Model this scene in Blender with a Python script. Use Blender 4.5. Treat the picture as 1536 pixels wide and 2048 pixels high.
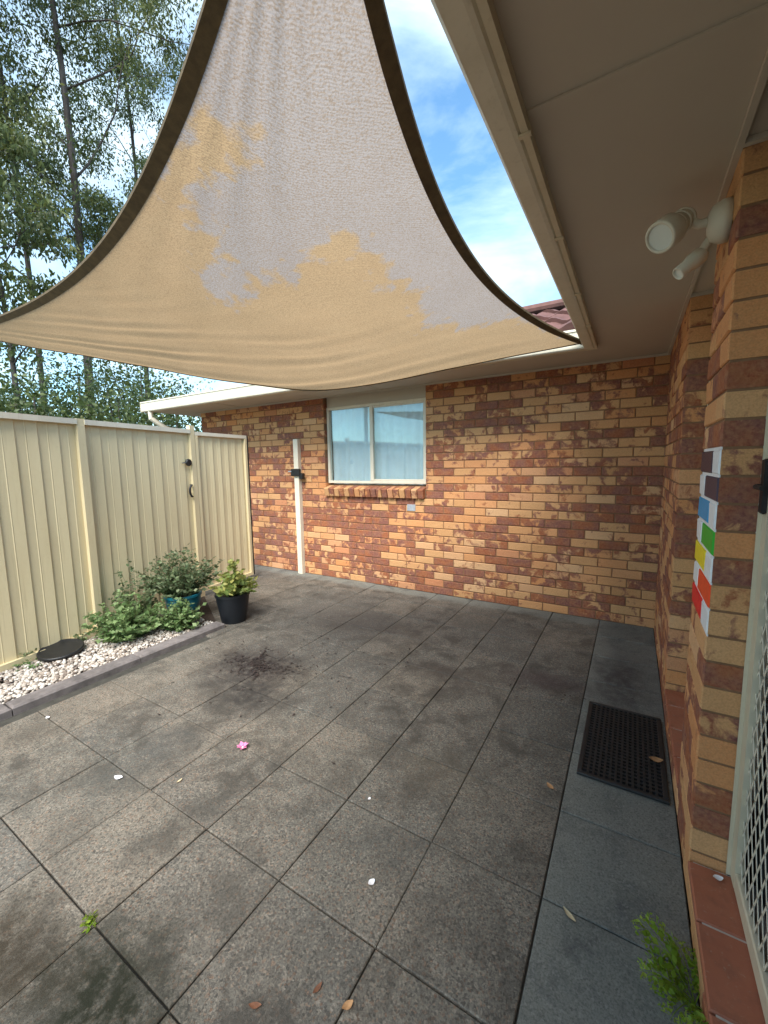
import bpy, math, random
import numpy as np
from mathutils import Vector, Matrix
R = math.radians
random.seed(7); RNG = np.random.default_rng(7)
scene = bpy.context.scene
COL = scene.collection
for o in list(bpy.data.objects): bpy.data.objects.remove(o)

# ------------------------------------------------------------------ camera, sky, sun, exposure
YAW, PITCH, ROLL = R(-31.198), R(-6.573), R(-0.933)
fwd = Vector((math.sin(YAW)*math.cos(PITCH), math.cos(YAW)*math.cos(PITCH), math.sin(PITCH)))
rgt = Vector((math.cos(YAW), -math.sin(YAW), 0)); up = rgt.cross(fwd)
r2 = math.cos(ROLL)*rgt + math.sin(ROLL)*up; u2 = -math.sin(ROLL)*rgt + math.cos(ROLL)*up
cam_d = bpy.data.cameras.new('camera'); cam = bpy.data.objects.new('camera', cam_d); COL.objects.link(cam)
m = Matrix((r2, u2, -fwd)).transposed().to_4x4(); m.translation = (0, 0, 1.5)
cam.matrix_world = m
cam_d.sensor_fit = 'HORIZONTAL'; cam_d.sensor_width = 36; cam_d.lens = 36*819.65/1536
cam_d.clip_start = 0.02; cam_d.clip_end = 2000
scene.camera = cam

SUN_EL, SUN_AZ = R(52), R(162)       # azimuth clockwise from +Y
SUN_STRENGTH, SUN_ANGLE, SKY_STRENGTH, EXPOSURE = 2.4, R(36), 0.10, 1.72
world = bpy.data.worlds.new('World'); scene.world = world; world.use_nodes = True
wn = world.node_tree; wn.nodes.clear(); wl = wn.links
w_out = wn.nodes.new('ShaderNodeOutputWorld'); w_bg = wn.nodes.new('ShaderNodeBackground')
w_sky = wn.nodes.new('ShaderNodeTexSky'); w_sky.sky_type = 'NISHITA'; w_sky.sun_disc = False
w_sky.sun_elevation = SUN_EL; w_sky.sun_rotation = SUN_AZ
w_sky.air_density = 1.0; w_sky.dust_density = 0.3; w_sky.ozone_density = 1.0
w_tc = wn.nodes.new('ShaderNodeTexCoord'); w_map = wn.nodes.new('ShaderNodeMapping')
w_map.inputs['Scale'].default_value = (1.0, 1.0, 1.9); w_map.inputs['Location'].default_value = (0.35, 0.1, 0.0)
w_no = wn.nodes.new('ShaderNodeTexNoise'); w_no.inputs['Scale'].default_value = 2.1
w_no.inputs['Detail'].default_value = 9; w_no.inputs['Roughness'].default_value = 0.55; w_no.inputs['Distortion'].default_value = 0.35
w_rp = wn.nodes.new('ShaderNodeValToRGB'); w_rp.color_ramp.elements[0].position = 0.42; w_rp.color_ramp.elements[1].position = 0.62
w_mx = wn.nodes.new('ShaderNodeMixRGB'); w_mx.inputs['Color2'].default_value = (3.7, 4.6, 5.1, 1)
wl.new(w_tc.outputs['Generated'], w_map.inputs['Vector']); wl.new(w_map.outputs[0], w_no.inputs['Vector'])
wl.new(w_no.outputs['Fac'], w_rp.inputs['Fac']); wl.new(w_rp.outputs['Color'], w_mx.inputs['Fac'])
w_ti = wn.nodes.new('ShaderNodeMixRGB'); w_ti.blend_type = 'MULTIPLY'; w_ti.inputs[0].default_value = 1; w_ti.inputs[2].default_value = (.78, 1.08, 1.12, 1)
wl.new(w_sky.outputs[0], w_ti.inputs[1]); wl.new(w_ti.outputs[0], w_mx.inputs['Color1']); wl.new(w_mx.outputs[0], w_bg.inputs['Color'])
w_bg.inputs['Strength'].default_value = SKY_STRENGTH; wl.new(w_bg.outputs[0], w_out.inputs['Surface'])
sd = bpy.data.lights.new('sun', 'SUN'); sd.energy = SUN_STRENGTH; sd.angle = SUN_ANGLE; sd.color = (1.0, 0.95, 0.87)
sun = bpy.data.objects.new('sun', sd); COL.objects.link(sun)
sdir = Vector((math.sin(SUN_AZ)*math.cos(SUN_EL), math.cos(SUN_AZ)*math.cos(SUN_EL), math.sin(SUN_EL)))
sun.rotation_euler = sdir.to_track_quat('Z', 'Y').to_euler(); sun.location = (0, 0, 12)
vs = scene.view_settings; vs.view_transform = 'Standard'; vs.look = 'None'; vs.exposure = EXPOSURE; vs.gamma = 1; vs.use_curve_mapping = False
scene.render.engine = 'CYCLES'

# ------------------------------------------------------------------ helpers
def mesh_obj(name, verts, faces, mat=None, parent=None, smooth=False, loc=None):
    me = bpy.data.meshes.new(name); me.from_pydata([tuple(v) for v in verts], [], [tuple(f) for f in faces])
    if mat:
        for q in (mat if isinstance(mat, (list, tuple)) else [mat]): me.materials.append(q)
    if smooth: me.polygons.foreach_set('use_smooth', [True]*len(me.polygons))
    me.update(); o = bpy.data.objects.new(name, me); COL.objects.link(o)
    if parent: o.parent = parent
    if loc: o.location = loc
    return o
def fast_obj(name, V, Q, mat, parent=None, smooth=False):      # numpy verts (n,3), faces (k,3|4)
    me = bpy.data.meshes.new(name); V = np.asarray(V, np.float32); Q = np.asarray(Q, np.int32); k = Q.shape[1]
    me.vertices.add(len(V)); me.vertices.foreach_set('co', V.ravel())
    me.loops.add(Q.size); me.loops.foreach_set('vertex_index', Q.ravel())
    me.polygons.add(len(Q)); me.polygons.foreach_set('loop_start', np.arange(0, Q.size, k, dtype=np.int32))
    me.polygons.foreach_set('loop_total', np.full(len(Q), k, np.int32))
    if smooth: me.polygons.foreach_set('use_smooth', np.ones(len(Q), bool))
    me.materials.append(mat); me.update(calc_edges=True); me.validate()
    o = bpy.data.objects.new(name, me); COL.objects.link(o)
    if parent: o.parent = parent
    return o
class MB:
    def __init__(s): s.v = []; s.f = []; s.mi = []
    def add(s, v, f, mi=0):
        n = len(s.v); s.v += [tuple(q) for q in v]; s.f += [tuple(i+n for i in q) for q in f]; s.mi += [mi]*len(f); return s
    def box(s, x0, x1, y0, y1, z0, z1, mi=0):
        return s.add([(x0,y0,z0),(x1,y0,z0),(x1,y1,z0),(x0,y1,z0),(x0,y0,z1),(x1,y0,z1),(x1,y1,z1),(x0,y1,z1)],
                     [(0,3,2,1),(4,5,6,7),(0,1,5,4),(1,2,6,5),(2,3,7,6),(3,0,4,7)], mi)
    def cbox(s, x0, x1, y0, y1, z0, z1, c=.004, mi=0):          # chamfered box: top and sides bevelled a little
        v = []
        for z, k in ((z0,0),(z0+c,1),(z1-c,1),(z1,0)):
            q = 0 if k else c
            v += [(x0+q,y0+q,z),(x1-q,y0+q,z),(x1-q,y1-q,z),(x0+q,y1-q,z)]
        f = [(3,2,1,0),(12,13,14,15)]
        for l in range(3):
            for i in range(4): f.append((l*4+i, l*4+(i+1)%4, l*4+4+(i+1)%4, l*4+4+i))
        return s.add(v, f, mi)
    def bar(s, p, q, w, h=None, upv=(0,0,1), mi=0):
        p, q = Vector(p), Vector(q); d = (q-p).normalized(); a = d.cross(Vector(upv))
        if a.length < 1e-4: a = d.cross(Vector((1,0,0)))
        a.normalize(); b = a.cross(d); h = h or w; a = a*w/2; b = b*h/2
        return s.add([p-a-b,p+a-b,p+a+b,p-a+b,q-a-b,q+a-b,q+a+b,q-a+b], [(0,3,2,1),(4,5,6,7),(0,1,5,4),(1,2,6,5),(2,3,7,6),(3,0,4,7)], mi)
    def tube(s, pts, rad, n=8, caps=True, mi=0):
        pts = [Vector(p) for p in pts]; rad = rad if hasattr(rad, '__len__') else [rad]*len(pts); v = []; f = []
        a = None
        for i, p in enumerate(pts):
            d = (pts[min(i+1,len(pts)-1)]-pts[max(i-1,0)]).normalized()
            if a is None:
                a = d.cross(Vector((0,0,1)));
                if a.length < .1: a = d.cross(Vector((1,0,0)))
            a = (a - d*a.dot(d)).normalized(); b = d.cross(a)
            for k in range(n):
                t = 2*math.pi*k/n; v.append(p + (a*math.cos(t)+b*math.sin(t))*rad[i])
        for i in range(len(pts)-1):
            for k in range(n): f.append((i*n+k, i*n+(k+1)%n, (i+1)*n+(k+1)%n, (i+1)*n+k))
        if caps: f.append(tuple(range(n))[::-1]); f.append(tuple(range((len(pts)-1)*n, len(pts)*n)))
        return s.add(v, f, mi)
    def lathe(s, prof, c=(0,0,0), n=24, mi=0, axis=None):       # prof: (radius, height) list
        v = []; f = []; M = Matrix.Identity(3)
        if axis is not None: M = Vector(axis).to_track_quat('Z', 'Y').to_matrix()
        for r_, z in prof:
            for k in range(n):
                t = 2*math.pi*k/n; v.append(Vector(c) + M @ Vector((r_*math.cos(t), r_*math.sin(t), z)))
        for i in range(len(prof)-1):
            for k in range(n): f.append((i*n+k, i*n+(k+1)%n, (i+1)*n+(k+1)%n, (i+1)*n+k))
        if prof[0][0] > 1e-4: f.append(tuple(range(n))[::-1])
        if prof[-1][0] > 1e-4: f.append(tuple(range((len(prof)-1)*n, len(prof)*n)))
        return s.add(v, f, mi)
    def build(s, name, mat, parent=None, smooth=False):
        o = mesh_obj(name, s.v, s.f, mat, parent, smooth)
        if any(s.mi): o.data.polygons.foreach_set('material_index', s.mi)
        return o
def tag(o, label=None, cat=None, group=None, kind=None):
    if label: o['label'] = label
    if cat: o['category'] = cat
    if group: o['group'] = group
    if kind: o['kind'] = kind
    return o
def empty(name, loc=(0,0,0), rz=0):
    o = bpy.data.objects.new(name, None); COL.objects.link(o); o.location = loc; o.rotation_euler = (0,0,rz); o.empty_display_size = .1
    return o
def smooth_angle(o, deg=35):
    o.data.polygons.foreach_set('use_smooth', [True]*len(o.data.polygons))
    try: o.data.set_sharp_from_angle(angle=R(deg))
    except Exception: pass

# ------------------------------------------------------------------ materials
class NT:
    def __init__(s, name):
        s.m = bpy.data.materials.new(name); s.m.use_nodes = True; s.t = s.m.node_tree; s.t.nodes.clear()
        s.out = s.n('ShaderNodeOutputMaterial')
    def n(s, t, **kw):
        q = s.t.nodes.new(t)
        for k, v in kw.items():
            if k in q.inputs: q.inputs[k].default_value = v
            else: setattr(q, k, v)
        return q
    def l(s, a, b): s.t.links.new(a, b)
    def noise(s, scale, detail=4, rough=.5, vec=None, dist=0):
        q = s.n('ShaderNodeTexNoise'); q.inputs['Scale'].default_value = scale; q.inputs['Detail'].default_value = detail
        q.inputs['Roughness'].default_value = rough; q.inputs['Distortion'].default_value = dist
        if vec is not None: s.l(vec, q.inputs['Vector'])
        return q.outputs['Fac']
    def ramp(s, fac, stops):
        q = s.n('ShaderNodeValToRGB'); e = q.color_ramp.elements
        while len(e) < len(stops): e.new(.5)
        for i, (p, c) in enumerate(stops):
            e[i].position = p; e[i].color = (c, c, c, 1) if not hasattr(c, '__len__') else (*c, 1)
        s.l(fac, q.inputs['Fac']); return q.outputs['Color']
    def mix(s, fac, a, b, mode='MIX'):
        q = s.n('ShaderNodeMixRGB'); q.blend_type = mode
        for i, x in ((0, fac), (1, a), (2, b)):
            if isinstance(x, (int, float)): q.inputs[i].default_value = x if i == 0 else (x, x, x, 1)
            elif hasattr(x, '__len__'): q.inputs[i].default_value = (*x, 1)
            else: s.l(x, q.inputs[i])
        return q.outputs[0]
    def math(s, op, a, b=0.0):
        q = s.n('ShaderNodeMath'); q.operation = op
        for i, x in ((0, a), (1, b)):
            if isinstance(x, (int, float)): q.inputs[i].default_value = x
            else: s.l(x, q.inputs[i])
        return q.outputs[0]
    def pos(s): return s.n('ShaderNodeNewGeometry').outputs['Position']
    def attr(s, name, out='Fac'): q = s.n('ShaderNodeAttribute'); q.attribute_name = name; return q.outputs[out]
    def pbr(s, col, rough=.6, bump=None, strength=.3, dist=.01, metal=0, spec=.5):
        b = s.n('ShaderNodeBsdfPrincipled')
        if hasattr(col, '__len__'): b.inputs['Base Color'].default_value = (*col, 1)
        else: s.l(col, b.inputs['Base Color'])
        if isinstance(rough, (int, float)): b.inputs['Roughness'].default_value = rough
        else: s.l(rough, b.inputs['Roughness'])
        b.inputs['Metallic'].default_value = metal; b.inputs['Specular IOR Level'].default_value = spec
        if bump is not None:
            q = s.n('ShaderNodeBump'); q.inputs['Strength'].default_value = strength; q.inputs['Distance'].default_value = dist
            s.l(bump, q.inputs['Height']); s.l(q.outputs[0], b.inputs['Normal'])
        return b
    def done(s, sh): s.l(sh.outputs[0], s.out.inputs['Surface']); return s.m

def simple(name, col, rough=.5, var=.12, scale=9, bumps=.15, metal=0, spec=.5):
    t = NT(name); p = t.pos(); f = t.noise(scale, 5, .6, p)
    c = t.mix(t.ramp(f, [(.3, 0), (.7, 1)]), tuple(x*(1-var) for x in col), tuple(min(1, x*(1+var)) for x in col))
    return t.done(t.pbr(c, rough, t.noise(scale*14, 3, .6, p), bumps, .003, metal, spec))

def brick_material():
    t = NT('brick'); p = t.pos(); tone = t.attr('tone', 'Color')
    sep = t.n('ShaderNodeSeparateColor'); t.l(tone, sep.inputs[0]); hue, plum, seed = sep.outputs[0], sep.outputs[1], sep.outputs[2]
    base = t.ramp(hue, [(0, (.54,.265,.110)), (.35, (.63,.345,.160)), (.6, (.62,.250,.095)), (.8, (.68,.41,.22)), (1, (.48,.135,.060))])
    off = t.n('ShaderNodeVectorMath'); off.operation = 'ADD'; t.l(p, off.inputs[0])
    cmb = t.n('ShaderNodeCombineXYZ'); t.l(t.math('MULTIPLY', seed, 9.0), cmb.inputs[0]); t.l(t.math('MULTIPLY', seed, 5.0), cmb.inputs[2]); t.l(cmb.outputs[0], off.inputs[1])
    blot = t.noise(11, 5, .62, off.outputs[0], .4)
    dark = t.mix(t.noise(23, 3, .5, off.outputs[0]), (.215,.055,.046), (.165,.072,.074))
    dark = t.mix(t.ramp(t.noise(7, 2, .5, off.outputs[0]), [(.42, 0), (.62, 1)]), dark, (.29,.080,.038))
    k = t.math('ADD', t.math('MULTIPLY', plum, .9), t.math('MULTIPLY', blot, 1.3))
    c = t.mix(t.ramp(t.math('MULTIPLY', k, .7), [(.63, 0), (.71, 1)]), base, dark)
    c = t.mix(t.ramp(t.noise(170, 3, .6, p), [(.35, .45), (.60, 0)]), c, t.mix(.5, c, (.05,.02,.01)), 'MIX')
    c = t.mix(t.ramp(t.noise(60, 4, .6, p), [(.3, .0), (.75, .35)]), c, (.64,.36,.17))
    h = t.math('ADD', t.noise(45, 5, .65, p), t.math('MULTIPLY', t.noise(200, 2, .5, p), .35))
    return t.done(t.pbr(c, .86, h, .55, .006, spec=.25))
def mortar_material():
    t = NT('mortar'); p = t.pos(); c = t.mix(t.noise(14, 5, .6, p), (.18,.095,.05), (.30,.175,.10))
    return t.done(t.pbr(c, .95, t.noise(160, 3, .6, p), .5, .004, spec=.15))
def paver_material():
    t = NT('paver'); p = t.pos(); rnd = t.n('ShaderNodeObjectInfo').outputs['Random']; smooth = t.attr('plain')
    big = t.noise(1.15, 5, .6, p, .3); mid = t.noise(5.5, 6, .68, p, .5); fine = t.noise(150, 3, .75, p); fine2 = t.noise(420, 2, .6, p)
    c = t.mix(t.ramp(big, [(.32, 0), (.68, 1)]), (.152,.146,.124), (.232,.194,.150))
    c = t.mix(t.math('MULTIPLY', rnd, .60), c, (.098,.100,.094))
    vo = t.n('ShaderNodeTexVoronoi'); vo.inputs['Scale'].default_value = 150; t.l(p, vo.inputs['Vector']); vs_ = t.n('ShaderNodeSeparateColor'); t.l(vo.outputs['Color'], vs_.inputs[0])
    c = t.mix(t.ramp(vs_.outputs[0], [(.0, .75), (.38, .0)]), c, (.045,.042,.038))
    c = t.mix(t.ramp(vs_.outputs[0], [(.74, .0), (1.0, .50)]), c, (.36,.31,.25))
    c = t.mix(t.ramp(vs_.outputs[1], [(.80, .0), (1.0, .45)]), c, (.26,.13,.07))
    c = t.mix(t.ramp(fine, [(.36, .65), (.54, .0)]), c, (.045,.042,.040))
    c = t.mix(t.ramp(fine2, [(.58, .0), (.72, .5)]), c, (.38,.35,.30))
    st = t.math('MULTIPLY', t.ramp(mid, [(.42, 0), (.62, 1)]), t.ramp(t.noise(1.3, 3, .5, p), [(.36, .35), (.58, 1)]))
    c = t.mix(t.math('MULTIPLY', st, .78), c, (.048,.043,.036))
    # right-hand course is a smoother, greener dark grey
    pc = t.mix(t.noise(2.2, 4, .6, p), (.165,.172,.150), (.235,.232,.205))
    pc = t.mix(t.ramp(mid, [(.50, 0), (.72, .7)]), pc, (.05,.055,.06))
    pc = t.mix(t.ramp(t.noise(3.3, 5, .7, p), [(.60, 0), (.75, .6)]), pc, (.25,.27,.26))
    pc = t.mix(t.ramp(fine, [(.36, .5), (.54, .0)]), pc, (.05,.05,.048)); pc = t.mix(t.ramp(vs_.outputs[0], [(.80, .0), (1.0, .30)]), pc, (.32,.32,.29)); pc = t.mix(t.ramp(vs_.outputs[1], [(.0, .35), (.25, .0)]), pc, (.05,.05,.048))
    sx = t.n('ShaderNodeSeparateXYZ'); t.l(p, sx.inputs[0])
    strip = t.ramp(t.math('ADD', t.math('SUBTRACT', sx.outputs[1], 3.55), t.math('MULTIPLY', t.noise(7, 4, .6, p), .24)), [(.60, 0), (.70, .9)])
    c = t.mix(strip, t.mix(smooth, c, pc), pc)
    # named stains: dirt left by wet leaf litter, black mould near the camera
    for (x, y, rx, ry, col, amt) in ((-2.40,2.02,.55,.40,(.026,.020,.019),1.0), (-2.12,1.72,.45,.26,(.034,.030,.027),.95), (-1.22,.40,.42,.30,(.014,.015,.008),1.0), (-1.58,.30,.30,.24,(.032,.025,.016),.95), (-2.12,1.18,.26,.16,(.055,.055,.052),.6), (-1.05,2.6,.5,.22,(.07,.055,.045),.6), (-.45,2.85,.40,.2,(.06,.04,.04),.7), (-2.2,3.1,.9,.4,(.08,.065,.055),.55), (-.75,1.25,.2,.14,(.06,.06,.055),.4), (-.75,1.75,.3,.2,(.09,.075,.055),.5), (0,3.1,.24,.6,(.05,.042,.042),.75), (-2.1,.9,.24,.18,(.05,.05,.045),.6)):
        mp = t.n('ShaderNodeMapping'); mp.inputs['Location'].default_value = (-x/rx, -y/ry, 0); mp.inputs['Scale'].default_value = (1/rx, 1/ry, 0)
        wob = t.n('ShaderNodeVectorMath'); wob.operation = 'MULTIPLY_ADD'
        nz = t.n('ShaderNodeTexNoise'); nz.inputs['Scale'].default_value = 5; nz.inputs['Detail'].default_value = 4; t.l(p, nz.inputs['Vector'])
        t.l(nz.outputs['Color'], wob.inputs[0]); wob.inputs[1].default_value = (.34, .34, 0); t.l(p, wob.inputs[2])
        sh = t.n('ShaderNodeVectorMath'); sh.operation = 'ADD'; t.l(wob.outputs[0], sh.inputs[0]); sh.inputs[1].default_value = (-.17, -.17, 0)
        t.l(sh.outputs[0], mp.inputs['Vector']); ln = t.n('ShaderNodeVectorMath'); ln.operation = 'LENGTH'; t.l(mp.outputs[0], ln.inputs[0])
        f = t.math('MULTIPLY', t.ramp(ln.outputs['Value'], [(.30, amt), (1.0, 0)]), t.ramp(t.noise(17, 5, .7, p), [(.30, .35), (.56, 1)]))
        c = t.mix(f, c, col)
    h = t.math('ADD', t.noise(240, 3, .7, p), t.math('MULTIPLY', mid, .3))
    rg = t.ramp(mid, [(.35, .92), (.7, .72)])
    return t.done(t.pbr(c, rg, h, .45, .004, spec=.28))
def sail_material():
    t = NT('sail_fabric'); p = t.pos(); d = t.attr('wet')
    e = t.math('ADD', d, t.math('MULTIPLY', t.math('SUBTRACT', t.noise(12, 5, .58, p, .25), .5), .60))
    wet = t.ramp(e, [(.465, 0), (.535, .78)])
    rim = t.ramp(e, [(.46, 0), (.50, .14), (.56, 0)])
    dry = t.mix(t.noise(3, 4, .5, p), (.305,.262,.238), (.385,.342,.316))
    wcol = t.mix(t.noise(5, 4, .6, p), (.41,.252,.105), (.48,.315,.145))
    c = t.mix(wet, dry, wcol); c = t.mix(rim, c, (.44,.29,.15))
    # knit: fine diagonal rows with gaps
    mp = t.n('ShaderNodeMapping'); mp.inputs['Rotation'].default_value = (0, 0, R(38)); mp.inputs['Scale'].default_value = (1, 1, 0); t.l(p, mp.inputs['Vector'])
    wv = t.n('ShaderNodeTexWave'); wv.inputs['Scale'].default_value = 31; wv.inputs['Distortion'].default_value = 4.5; wv.inputs['Detail'].default_value = 2; wv.inputs['Detail Scale'].default_value = 2.5; t.l(mp.outputs[0], wv.inputs['Vector'])
    kn = t.noise(170, 3, .65, p)
    c = t.mix(t.math('MULTIPLY', t.ramp(wv.outputs['Fac'], [(.1, 1), (.6, 0)]), .07), c, (.30,.22,.14))
    c = t.mix(t.ramp(kn, [(.38, .65), (.56, 0)]), c, (.25,.17,.10))
    bp = t.n('ShaderNodeBump'); bp.inputs['Strength'].default_value = .25; bp.inputs['Distance'].default_value = .004
    t.l(t.math('ADD', kn, t.math('MULTIPLY', wv.outputs['Fac'], .6)), bp.inputs['Height'])
    a = t.n('ShaderNodeBsdfDiffuse'); b = t.n('ShaderNodeBsdfTranslucent'); t.l(c, a.inputs[0]); t.l(c, b.inputs[0]); t.l(bp.outputs[0], a.inputs['Normal']); t.l(bp.outputs[0], b.inputs['Normal'])
    mx = t.n('ShaderNodeMixShader'); mx.inputs[0].default_value = .62; t.l(a.outputs[0], mx.inputs[1]); t.l(b.outputs[0], mx.inputs[2])
    return t.done(mx)
def leaf_material(name, c0, c1, c2, rough=.5, trans=.3):
    t = NT(name); q = t.attr('leafvar'); c = t.ramp(q, [(0, c0), (.55, c1), (1, c2)])
    b = t.pbr(c, rough, spec=.35); tr = t.n('ShaderNodeBsdfTranslucent'); t.l(t.mix(.5, c, tuple(x*1.3 for x in c2)), tr.inputs[0])
    mx = t.n('ShaderNodeMixShader'); mx.inputs[0].default_value = trans; t.l(b.outputs[0], mx.inputs[1]); t.l(tr.outputs[0], mx.inputs[2])
    return t.done(mx)
def bark_material():
    t = NT('bark'); p = t.pos(); mp = t.n('ShaderNodeMapping'); mp.inputs['Scale'].default_value = (6, 6, .9); t.l(p, mp.inputs['Vector'])
    c = t.ramp(t.noise(1.2, 6, .65, mp.outputs[0]), [(.3, (.040,.032,.028)), (.55, (.085,.070,.062)), (.75, (.16,.14,.125))])
    return t.done(t.pbr(c, .9, t.noise(5, 4, .6, mp.outputs[0]), .6, .03, spec=.2))
def glass_material():
    t = NT('window_glass'); g = t.n('ShaderNodeBsdfGlossy'); g.inputs['Roughness'].default_value = .015; g.inputs['Color'].default_value = (.95,.97,1,1)
    tr = t.n('ShaderNodeBsdfTransparent'); tr.inputs[0].default_value = (.93,.97,.98,1)
    lw = t.n('ShaderNodeLayerWeight'); lw.inputs['Blend'].default_value = .35
    mx = t.n('ShaderNodeMixShader'); t.l(t.math('ADD', t.math('MULTIPLY', lw.outputs['Fresnel'], .6), .03), mx.inputs[0]); t.l(tr.outputs[0], mx.inputs[1]); t.l(g.outputs[0], mx.inputs[2])
    return t.done(mx)
def wear_paint(name, col, dirt=(.30,.22,.12), rough=.42):
    t = NT(name); p = t.pos(); mp = t.n('ShaderNodeMapping'); mp.inputs['Scale'].default_value = (3, 3, .7); t.l(p, mp.inputs['Vector'])
    c = t.mix(t.ramp(t.noise(2.2, 5, .6, mp.outputs[0]), [(.45, 0), (.85, .30)]), col, dirt)
    c = t.mix(t.ramp(t.noise(40, 4, .7, p), [(.55, 0), (.8, .22)]), c, dirt)
    m2 = t.n('ShaderNodeMapping'); m2.inputs['Scale'].default_value = (26, 26, 1.1); t.l(p, m2.inputs['Vector'])
    c = t.mix(t.ramp(t.noise(1.5, 5, .65, m2.outputs[0]), [(.58, 0), (.80, .35)]), c, tuple(x*.7 for x in dirt))
    return t.done(t.pbr(c, rough, t.noise(25, 3, .5, p), .06, .004, spec=.4))

M = dict(brick=brick_material(), mortar=mortar_material(), paver=paver_material(), sail=sail_material(), bark=bark_material(), glass=glass_material(),
    cream=wear_paint('cream_paint', (.62,.545,.40)), fence=wear_paint('fence_cream', (.72,.61,.38), (.48,.35,.17)), white=wear_paint('gutter_cream', (.72,.66,.53), (.40,.34,.24)),
    soffit=simple('soffit', (.50,.44,.36), .7, .04, 1.5, .03), hem=simple('hem_webbing', (.115,.078,.036), .85, .3, 30, .4),
    black=simple('black_plastic', (.012,.012,.013), .45, .3, 12, .2), rubber=simple('black_rubber', (.014,.015,.016), .55, .3, 20, .2),
    darkpot=simple('navy_glaze', (.006,.008,.012), .5, .3, 6, .1), teal=simple('teal_glaze', (.012,.135,.19), .3, .35, 7, .1),
    kerb=simple('kerb_concrete', (.155,.135,.13), .9, .4, 11, .9), ground=simple('ground_soil', (.10,.085,.06), .95, .4, 1.2, .8), bed=simple('mortar_bed', (.045,.042,.034), .95, .3, 20, .6),
    soil=simple('potting_soil', (.035,.022,.015), .95, .4, 40, .8), tile=simple('terracotta_tile', (.36,.115,.060), .5, .2, 5, .15), steel=simple('galvanised', (.45,.46,.47), .4, .15, 8, .1, 1.0),
    dark=simple('dark_interior', (.012,.012,.012), .8, .2, 2, 0), curtain=simple('curtain_cloth', (.80,.88,.89), .85, .05, 6, .1), plaster=simple('lamp_plastic', (.62,.58,.48), .45, .08, 7, .05),
    lens=simple('lamp_lens', (.60,.62,.58), .18, .05, 7, .02), roof=simple('roof_tile_clay', (.13,.058,.048), .8, .35, 5, .3), vent=simple('vent_grey', (.33,.35,.38), .6, .2, 20, .2),
    litter=simple('leaf_litter_brown', (.030,.019,.016), .9, .5, 30, .3), dryleaf=simple('dry_leaf', (.40,.22,.10), .7, .3, 60, .3), paleleaf=simple('pale_leaf', (.55,.45,.28), .7, .25, 60, .3), brownleaf=simple('brown_leaf', (.17,.07,.035), .75, .3, 60, .3),
    pink=simple('pink_petal', (.78,.22,.42), .6, .15, 80, .1), petal=simple('white_petal', (.82,.80,.82), .6, .08, 80, .1), grout=simple('pale_grout', (.50,.44,.38), .9, .2, 30, .3))
for nm, c in dict(paint_plum=(.045,.018,.035), paint_indigo=(.035,.022,.050), paint_blue=(.008,.27,.55), paint_green=(.008,.36,.016), paint_yellow=(.78,.62,.008), paint_orange=(.78,.060,.006), paint_red=(.72,.005,.010), paint_white=(.72,.74,.76)).items():
    M[nm] = simple(nm, c, .5, .08, 40, .25)
M['gum'] = leaf_material('gum_leaf', (.028,.044,.012), (.080,.108,.028), (.19,.205,.068), .5, .30)
M['bush'] = leaf_material('bush_leaf', (.024,.044,.014), (.066,.100,.028), (.15,.175,.055), .5, .28)
M['herb'] = leaf_material('herb_leaf', (.05,.105,.035), (.125,.215,.070), (.26,.34,.15), .55, .3)
M['oreg'] = leaf_material('dusty_leaf', (.045,.080,.032), (.110,.160,.070), (.25,.28,.16), .6, .3)
M['varie'] = leaf_material('variegated_leaf', (.07,.13,.035), (.20,.27,.07), (.45,.42,.13), .5, .3)
M['fern'] = leaf_material('fern_leaf', (.08,.16,.010), (.19,.31,.025), (.36,.44,.07), .5, .35)
def tile_material():
    t = NT('terracotta_step'); p = t.pos(); c = t.mix(t.noise(6, 5, .65, p), (.30,.088,.046), (.42,.15,.082))
    c = t.mix(t.ramp(t.noise(15, 6, .7, p), [(.50, 0), (.72, .55)]), c, (.16,.075,.05)); c = t.mix(t.ramp(t.noise(75, 4, .7, p), [(.60, 0), (.75, .5)]), c, (.46,.34,.26))
    return t.done(t.pbr(c, t.ramp(t.noise(9, 4, .6, p), [(.3, .38), (.7, .75)]), t.noise(120, 3, .6, p), .2, .003))
M['tile'] = tile_material()
M['stem'] = simple('plant_stem', (.11,.105,.05), .8, .3, 30, .2)
def pebble_material():
    t = NT('pebble'); q = t.attr('leafvar'); c = t.ramp(q, [(0, (.12,.09,.075)), (.25, (.36,.30,.25)), (.6, (.46,.41,.36)), (1, (.64,.60,.55))])
    return t.done(t.pbr(c, .75, t.noise(70, 3, .5, t.pos()), .2, .004, spec=.3))
M['pebble'] = pebble_material()

# ------------------------------------------------------------------ dimensions of the place (metres; +Y towards the window wall, camera at the origin)
WX, WY, SOF = 0.226, 4.262, 2.386       # face of the door wall, face of the window wall, soffit height
CH = SOF/28                             # brick course
BL, BD, J = .2400, .104, .0085           # brick pitch, depth, joint
GP, GX, GY = .418, -.2024, .9324        # paver pitch and grid origin

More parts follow.
